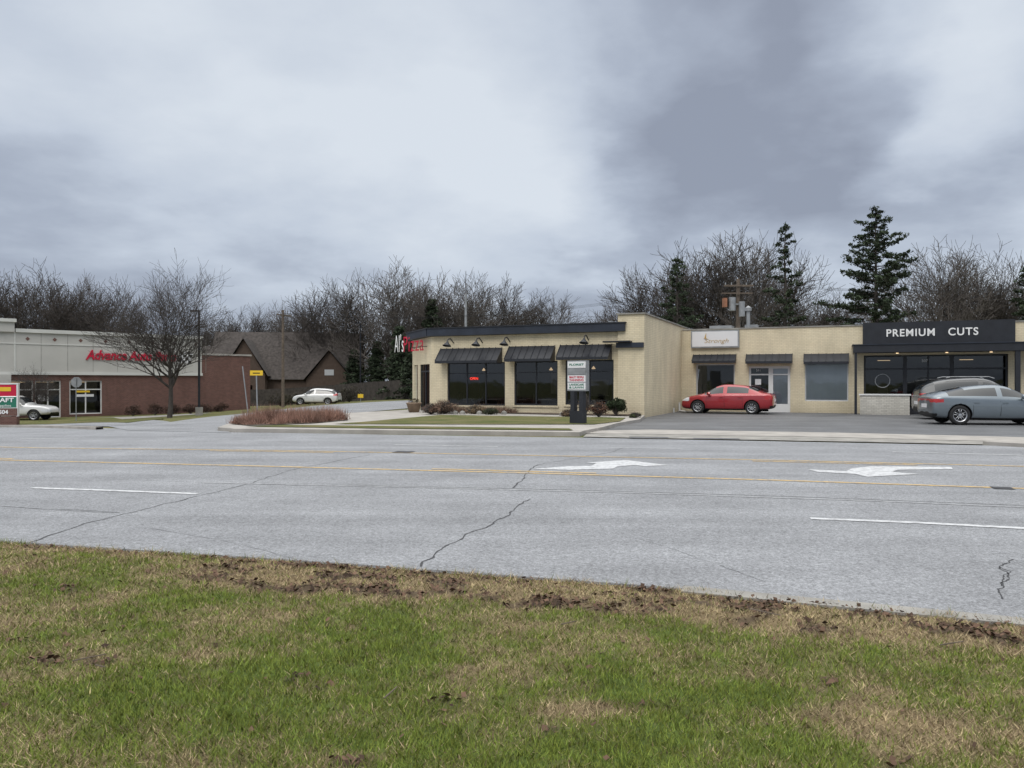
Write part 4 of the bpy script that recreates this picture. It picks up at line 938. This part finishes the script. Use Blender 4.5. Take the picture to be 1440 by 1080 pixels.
z1=CAMZ-float(h(x,y)); mb.box(-10*s,8*s,-.05,-.035,z1+9*s,z1+16*s,'yel'); mb.box(-6*s,4*s,-.052,-.0505,z1+11.5*s,z1+13*s,'cblk'); mb.cyl((-.45,.05,-.1),(-.75,.05,z1+22*s),.03,.03,6,'galv'); mb.build('sign_and_posts',e_)
x,y=gp(107,593); z0=float(h(x,y)); e_=empty('stop_sign',(x,y,z0),math.radians(10)); s=y/F; zc=CAMZ-z0; mb=MB(); mb.cyl((0,0,-.1),(0,0,zc+6*s),.035,.035,6,'galv')
pp=[(math.cos(math.pi/8+i*math.pi/4)*.38,math.sin(math.pi/8+i*math.pi/4)*.38) for i in range(8)]
zz0=zc-.5*s; b=len(mb.v); mb.v+=[(a_,.045,zz0+c_) for a_,c_ in pp]+[(a_,.06,zz0+c_) for a_,c_ in pp]; mb.f.append(tuple(b+i for i in range(8))); mb.m.append(mb.mi('galv')); mb.f.append(tuple(b+8+i for i in range(8))); mb.m.append(mb.mi('red'))
for i in range(8): mb.f.append((b+i,b+(i+1)%8,b+8+(i+1)%8,b+8+i)); mb.m.append(mb.mi('galv'))
mb.build('post_and_plate',e_)
x,y=at(507,70); z0=float(h(x,y)); e_=empty('small_yellow_sign',(x,y,z0)); mb=MB(); mb.box(-.25,.25,-.02,.02,.4,.75,'yel'); mb.cyl((0,.04,0),(0,.04,.8),.03,.03,6,'galv'); mb.build('plate',e_)
x,y=gp(813,601); e_=empty('tenant_sign',(x,y,.13),math.radians(-38)); mb=MB()
mb.box(-.26,-.10,-.10,.10,-.1,1.15,'black'); mb.box(.10,.26,-.10,.10,-.1,1.15,'black'); mb.box(-.28,.28,-.12,.12,0,.45,'black'); mb.box(-.40,.40,-.09,.09,1.15,2.22,'galv')
for i,(z0,z1,k) in enumerate(((1.96,2.18,'signwhite'),(1.73,1.93,'galv'),(1.47,1.70,'signwhite'),(1.20,1.44,'signwhite'))): mb.box(-.37,.37,-.105,-.09,z0,z1,k)
mb.build('panels_and_base',e_)
for t_,z_,k in (('BEAUTY PEOPLE',1.63,'red'),('TANNING',1.53,'red'),('LANDSCAPE',1.37,'green'),('& LAWN',1.27,'green'),('FLORIST',2.07,'green')): text(t_,(0,-.11,z_),.10,k,e_,name='letters',align='CENTER',ext=.002,off=.002,width=.6)
x,y=gp(582,583.5); e_=empty('planter_pot',(x,y,.12)); mb=MB(); M['pot']=mat('pot_clay',(.22,.16,.11),.8,.2,4); mb.lathe((0,0,0),(0,0,1),[(.001,0),(.24,0),(.36,.42),(.40,.45),(.36,.48),(.001,.44)],16,'pot'); mb.build('pot',e_,True)
V,Cc=leaf_cloud([(0,0,.55)],[(.3,.3,.14)],150,.05,(.1,.07,.04),np.random.default_rng(3)); tri_mesh('plant',V,Cc,4,'attr',e_)
mb=MB(); r=random.Random(5)
for i in range(7):
    d_=r.uniform(3,9.5); q=on(C0,-d_,-1.5-r.random()); mb.lathe((q[0],q[1],.16),(0,0,1),[(.14,-.02),(.12,.08),(.05,.13),(.001,.14)],7,'conc2')
mb.build('border_stones')

# ------------------------------------------------------------------ world, sun, camera
w=bpy.data.worlds.new('World'); scene.world=w; w.use_nodes=True; nt=w.node_tree; bg=nt.nodes['Background']; bg.inputs[1].default_value=.1
sky=nt.nodes.new('ShaderNodeTexSky'); sky.sky_type='NISHITA'; sky.sun_disc=False
L=nt.links.new
tc=nt.nodes.new('ShaderNodeTexCoord'); sp=nt.nodes.new('ShaderNodeSeparateXYZ'); L(tc.outputs['Generated'],sp.inputs[0])
def mth(op,a,b=None,c=None):
    n=nt.nodes.new('ShaderNodeMath'); n.operation=op
    for i,v in enumerate((a,b,c)):
        if v is None: continue
        if isinstance(v,(int,float)): n.inputs[i].default_value=v
        else: L(v,n.inputs[i])
    return n.outputs[0]
zz=mth('ADD',mth('MAXIMUM',sp.outputs[2],0.0),.24)
cb=nt.nodes.new('ShaderNodeCombineXYZ'); L(mth('DIVIDE',sp.outputs[0],zz),cb.inputs[0]); L(mth('DIVIDE',sp.outputs[1],zz),cb.inputs[1]); cb.inputs[2].default_value=3.1
def nz(sc,det,ro,dist=0,vec=None,col=False):
    n=nt.nodes.new('ShaderNodeTexNoise'); n.inputs['Scale'].default_value=sc; n.inputs['Detail'].default_value=det; n.inputs['Roughness'].default_value=ro; n.inputs['Distortion'].default_value=dist; L(vec or cb.outputs[0],n.inputs['Vector']); return n.outputs['Color' if col else 'Fac']
v=mth('ADD',mth('MULTIPLY',nz(.95,6,.50,.1),.80),mth('MULTIPLY',nz(2.8,7,.55,.1),.28))
v=mth('ADD',v,-.03)
wn=nt.nodes.new('ShaderNodeVectorMath'); wn.operation='SUBTRACT'; L(nz(1.5,6,.52,0,None,True),wn.inputs[0]); wn.inputs[1].default_value=(.5,.5,.5)
ws_=nt.nodes.new('ShaderNodeVectorMath'); ws_.operation='SCALE'; L(wn.outputs[0],ws_.inputs[0]); ws_.inputs['Scale'].default_value=.42
wd=nt.nodes.new('ShaderNodeVectorMath'); wd.operation='ADD'; L(tc.outputs['Generated'],wd.inputs[0]); L(ws_.outputs[0],wd.inputs[1])
wnn=nt.nodes.new('ShaderNodeVectorMath'); wnn.operation='NORMALIZE'; L(wd.outputs[0],wnn.inputs[0])
def blob(px,py,ang,amp):
    d=Vector(((px-720)/F,1,(HY-py)/F)).normalized(); n=nt.nodes.new('ShaderNodeVectorMath'); n.operation='DOT_PRODUCT'; L(wnn.outputs[0],n.inputs[0]); n.inputs[1].default_value=d
    r=nt.nodes.new('ShaderNodeMapRange'); r.interpolation_type='SMOOTHSTEP'; r.inputs[1].default_value=math.cos(math.radians(ang)); r.inputs[2].default_value=1; r.inputs[3].default_value=0; r.inputs[4].default_value=amp
    L(n.outputs['Value'],r.inputs[0]); return r.outputs[0]
for b_ in ((400,90,20,.07),(730,250,14,.09),(1310,110,10,.14),(1400,190,8,.07),(1050,140,12,-.15),(930,290,9,-.09),(1250,300,10,-.12),(90,370,13,-.08),(330,385,9,-.06),(200,230,14,.05),(690,370,8,.06),(850,60,8,-.07),(1150,40,9,-.06)):
    v=mth('ADD',v,blob(*b_))
cr=nt.nodes.new('ShaderNodeValToRGB'); L(v,cr.inputs[0]); e=cr.color_ramp.elements
e[0].position=.30; e[0].color=(.29,.325,.405,1); e[1].position=.72; e[1].color=(.70,.755,.825,1)
e2=e.new(.43); e2.color=(.40,.45,.545,1); e3=e.new(.54); e3.color=(.545,.605,.70,1)
el=nt.nodes.new('ShaderNodeMapRange'); L(sp.outputs[2],el.inputs[0]); el.inputs[1].default_value=.47; el.inputs[2].default_value=.95; el.inputs[3].default_value=0; el.inputs[4].default_value=1
zc_=nt.nodes.new('ShaderNodeMix'); zc_.data_type='RGBA'; L(el.outputs[0],zc_.inputs[0]); L(cr.outputs[0],zc_.inputs[6]); zc_.inputs[7].default_value=(2.75,2.74,2.68,1)
sc_=nt.nodes.new('ShaderNodeVectorMath'); sc_.operation='SCALE'; L(zc_.outputs[2],sc_.inputs[0]); sc_.inputs['Scale'].default_value=10.3
mx=nt.nodes.new('ShaderNodeMix'); mx.data_type='RGBA'; mx.inputs[0].default_value=.94; L(sky.outputs[0],mx.inputs[6]); L(sc_.outputs[0],mx.inputs[7]); L(mx.outputs[2],bg.inputs[0])
sl=bpy.data.lights.new('sun','SUN'); sl.energy=1.1; sl.angle=math.radians(25); sl.color=(1,.96,.9); so=bpy.data.objects.new('sun',sl); COL.objects.link(so)
sd=Vector((-.35,-.75,.85)).normalized(); so.rotation_euler=sd.to_track_quat('Z','Y').to_euler()
sky.sun_elevation=math.asin(sd.z); sky.sun_rotation=math.atan2(sd.x,sd.y)
cam=bpy.data.cameras.new('camera'); cam.sensor_width=36; cam.lens=27; cam.clip_end=5000; cam.clip_start=.05
co_=bpy.data.objects.new('camera',cam); COL.objects.link(co_); co_.location=(0,0,CAMZ); co_.rotation_euler=(math.pi/2-math.atan(3/F),0,0); scene.camera=co_
scene.view_settings.view_transform='Standard'; scene.view_settings.look='None'; scene.view_settings.exposure=0
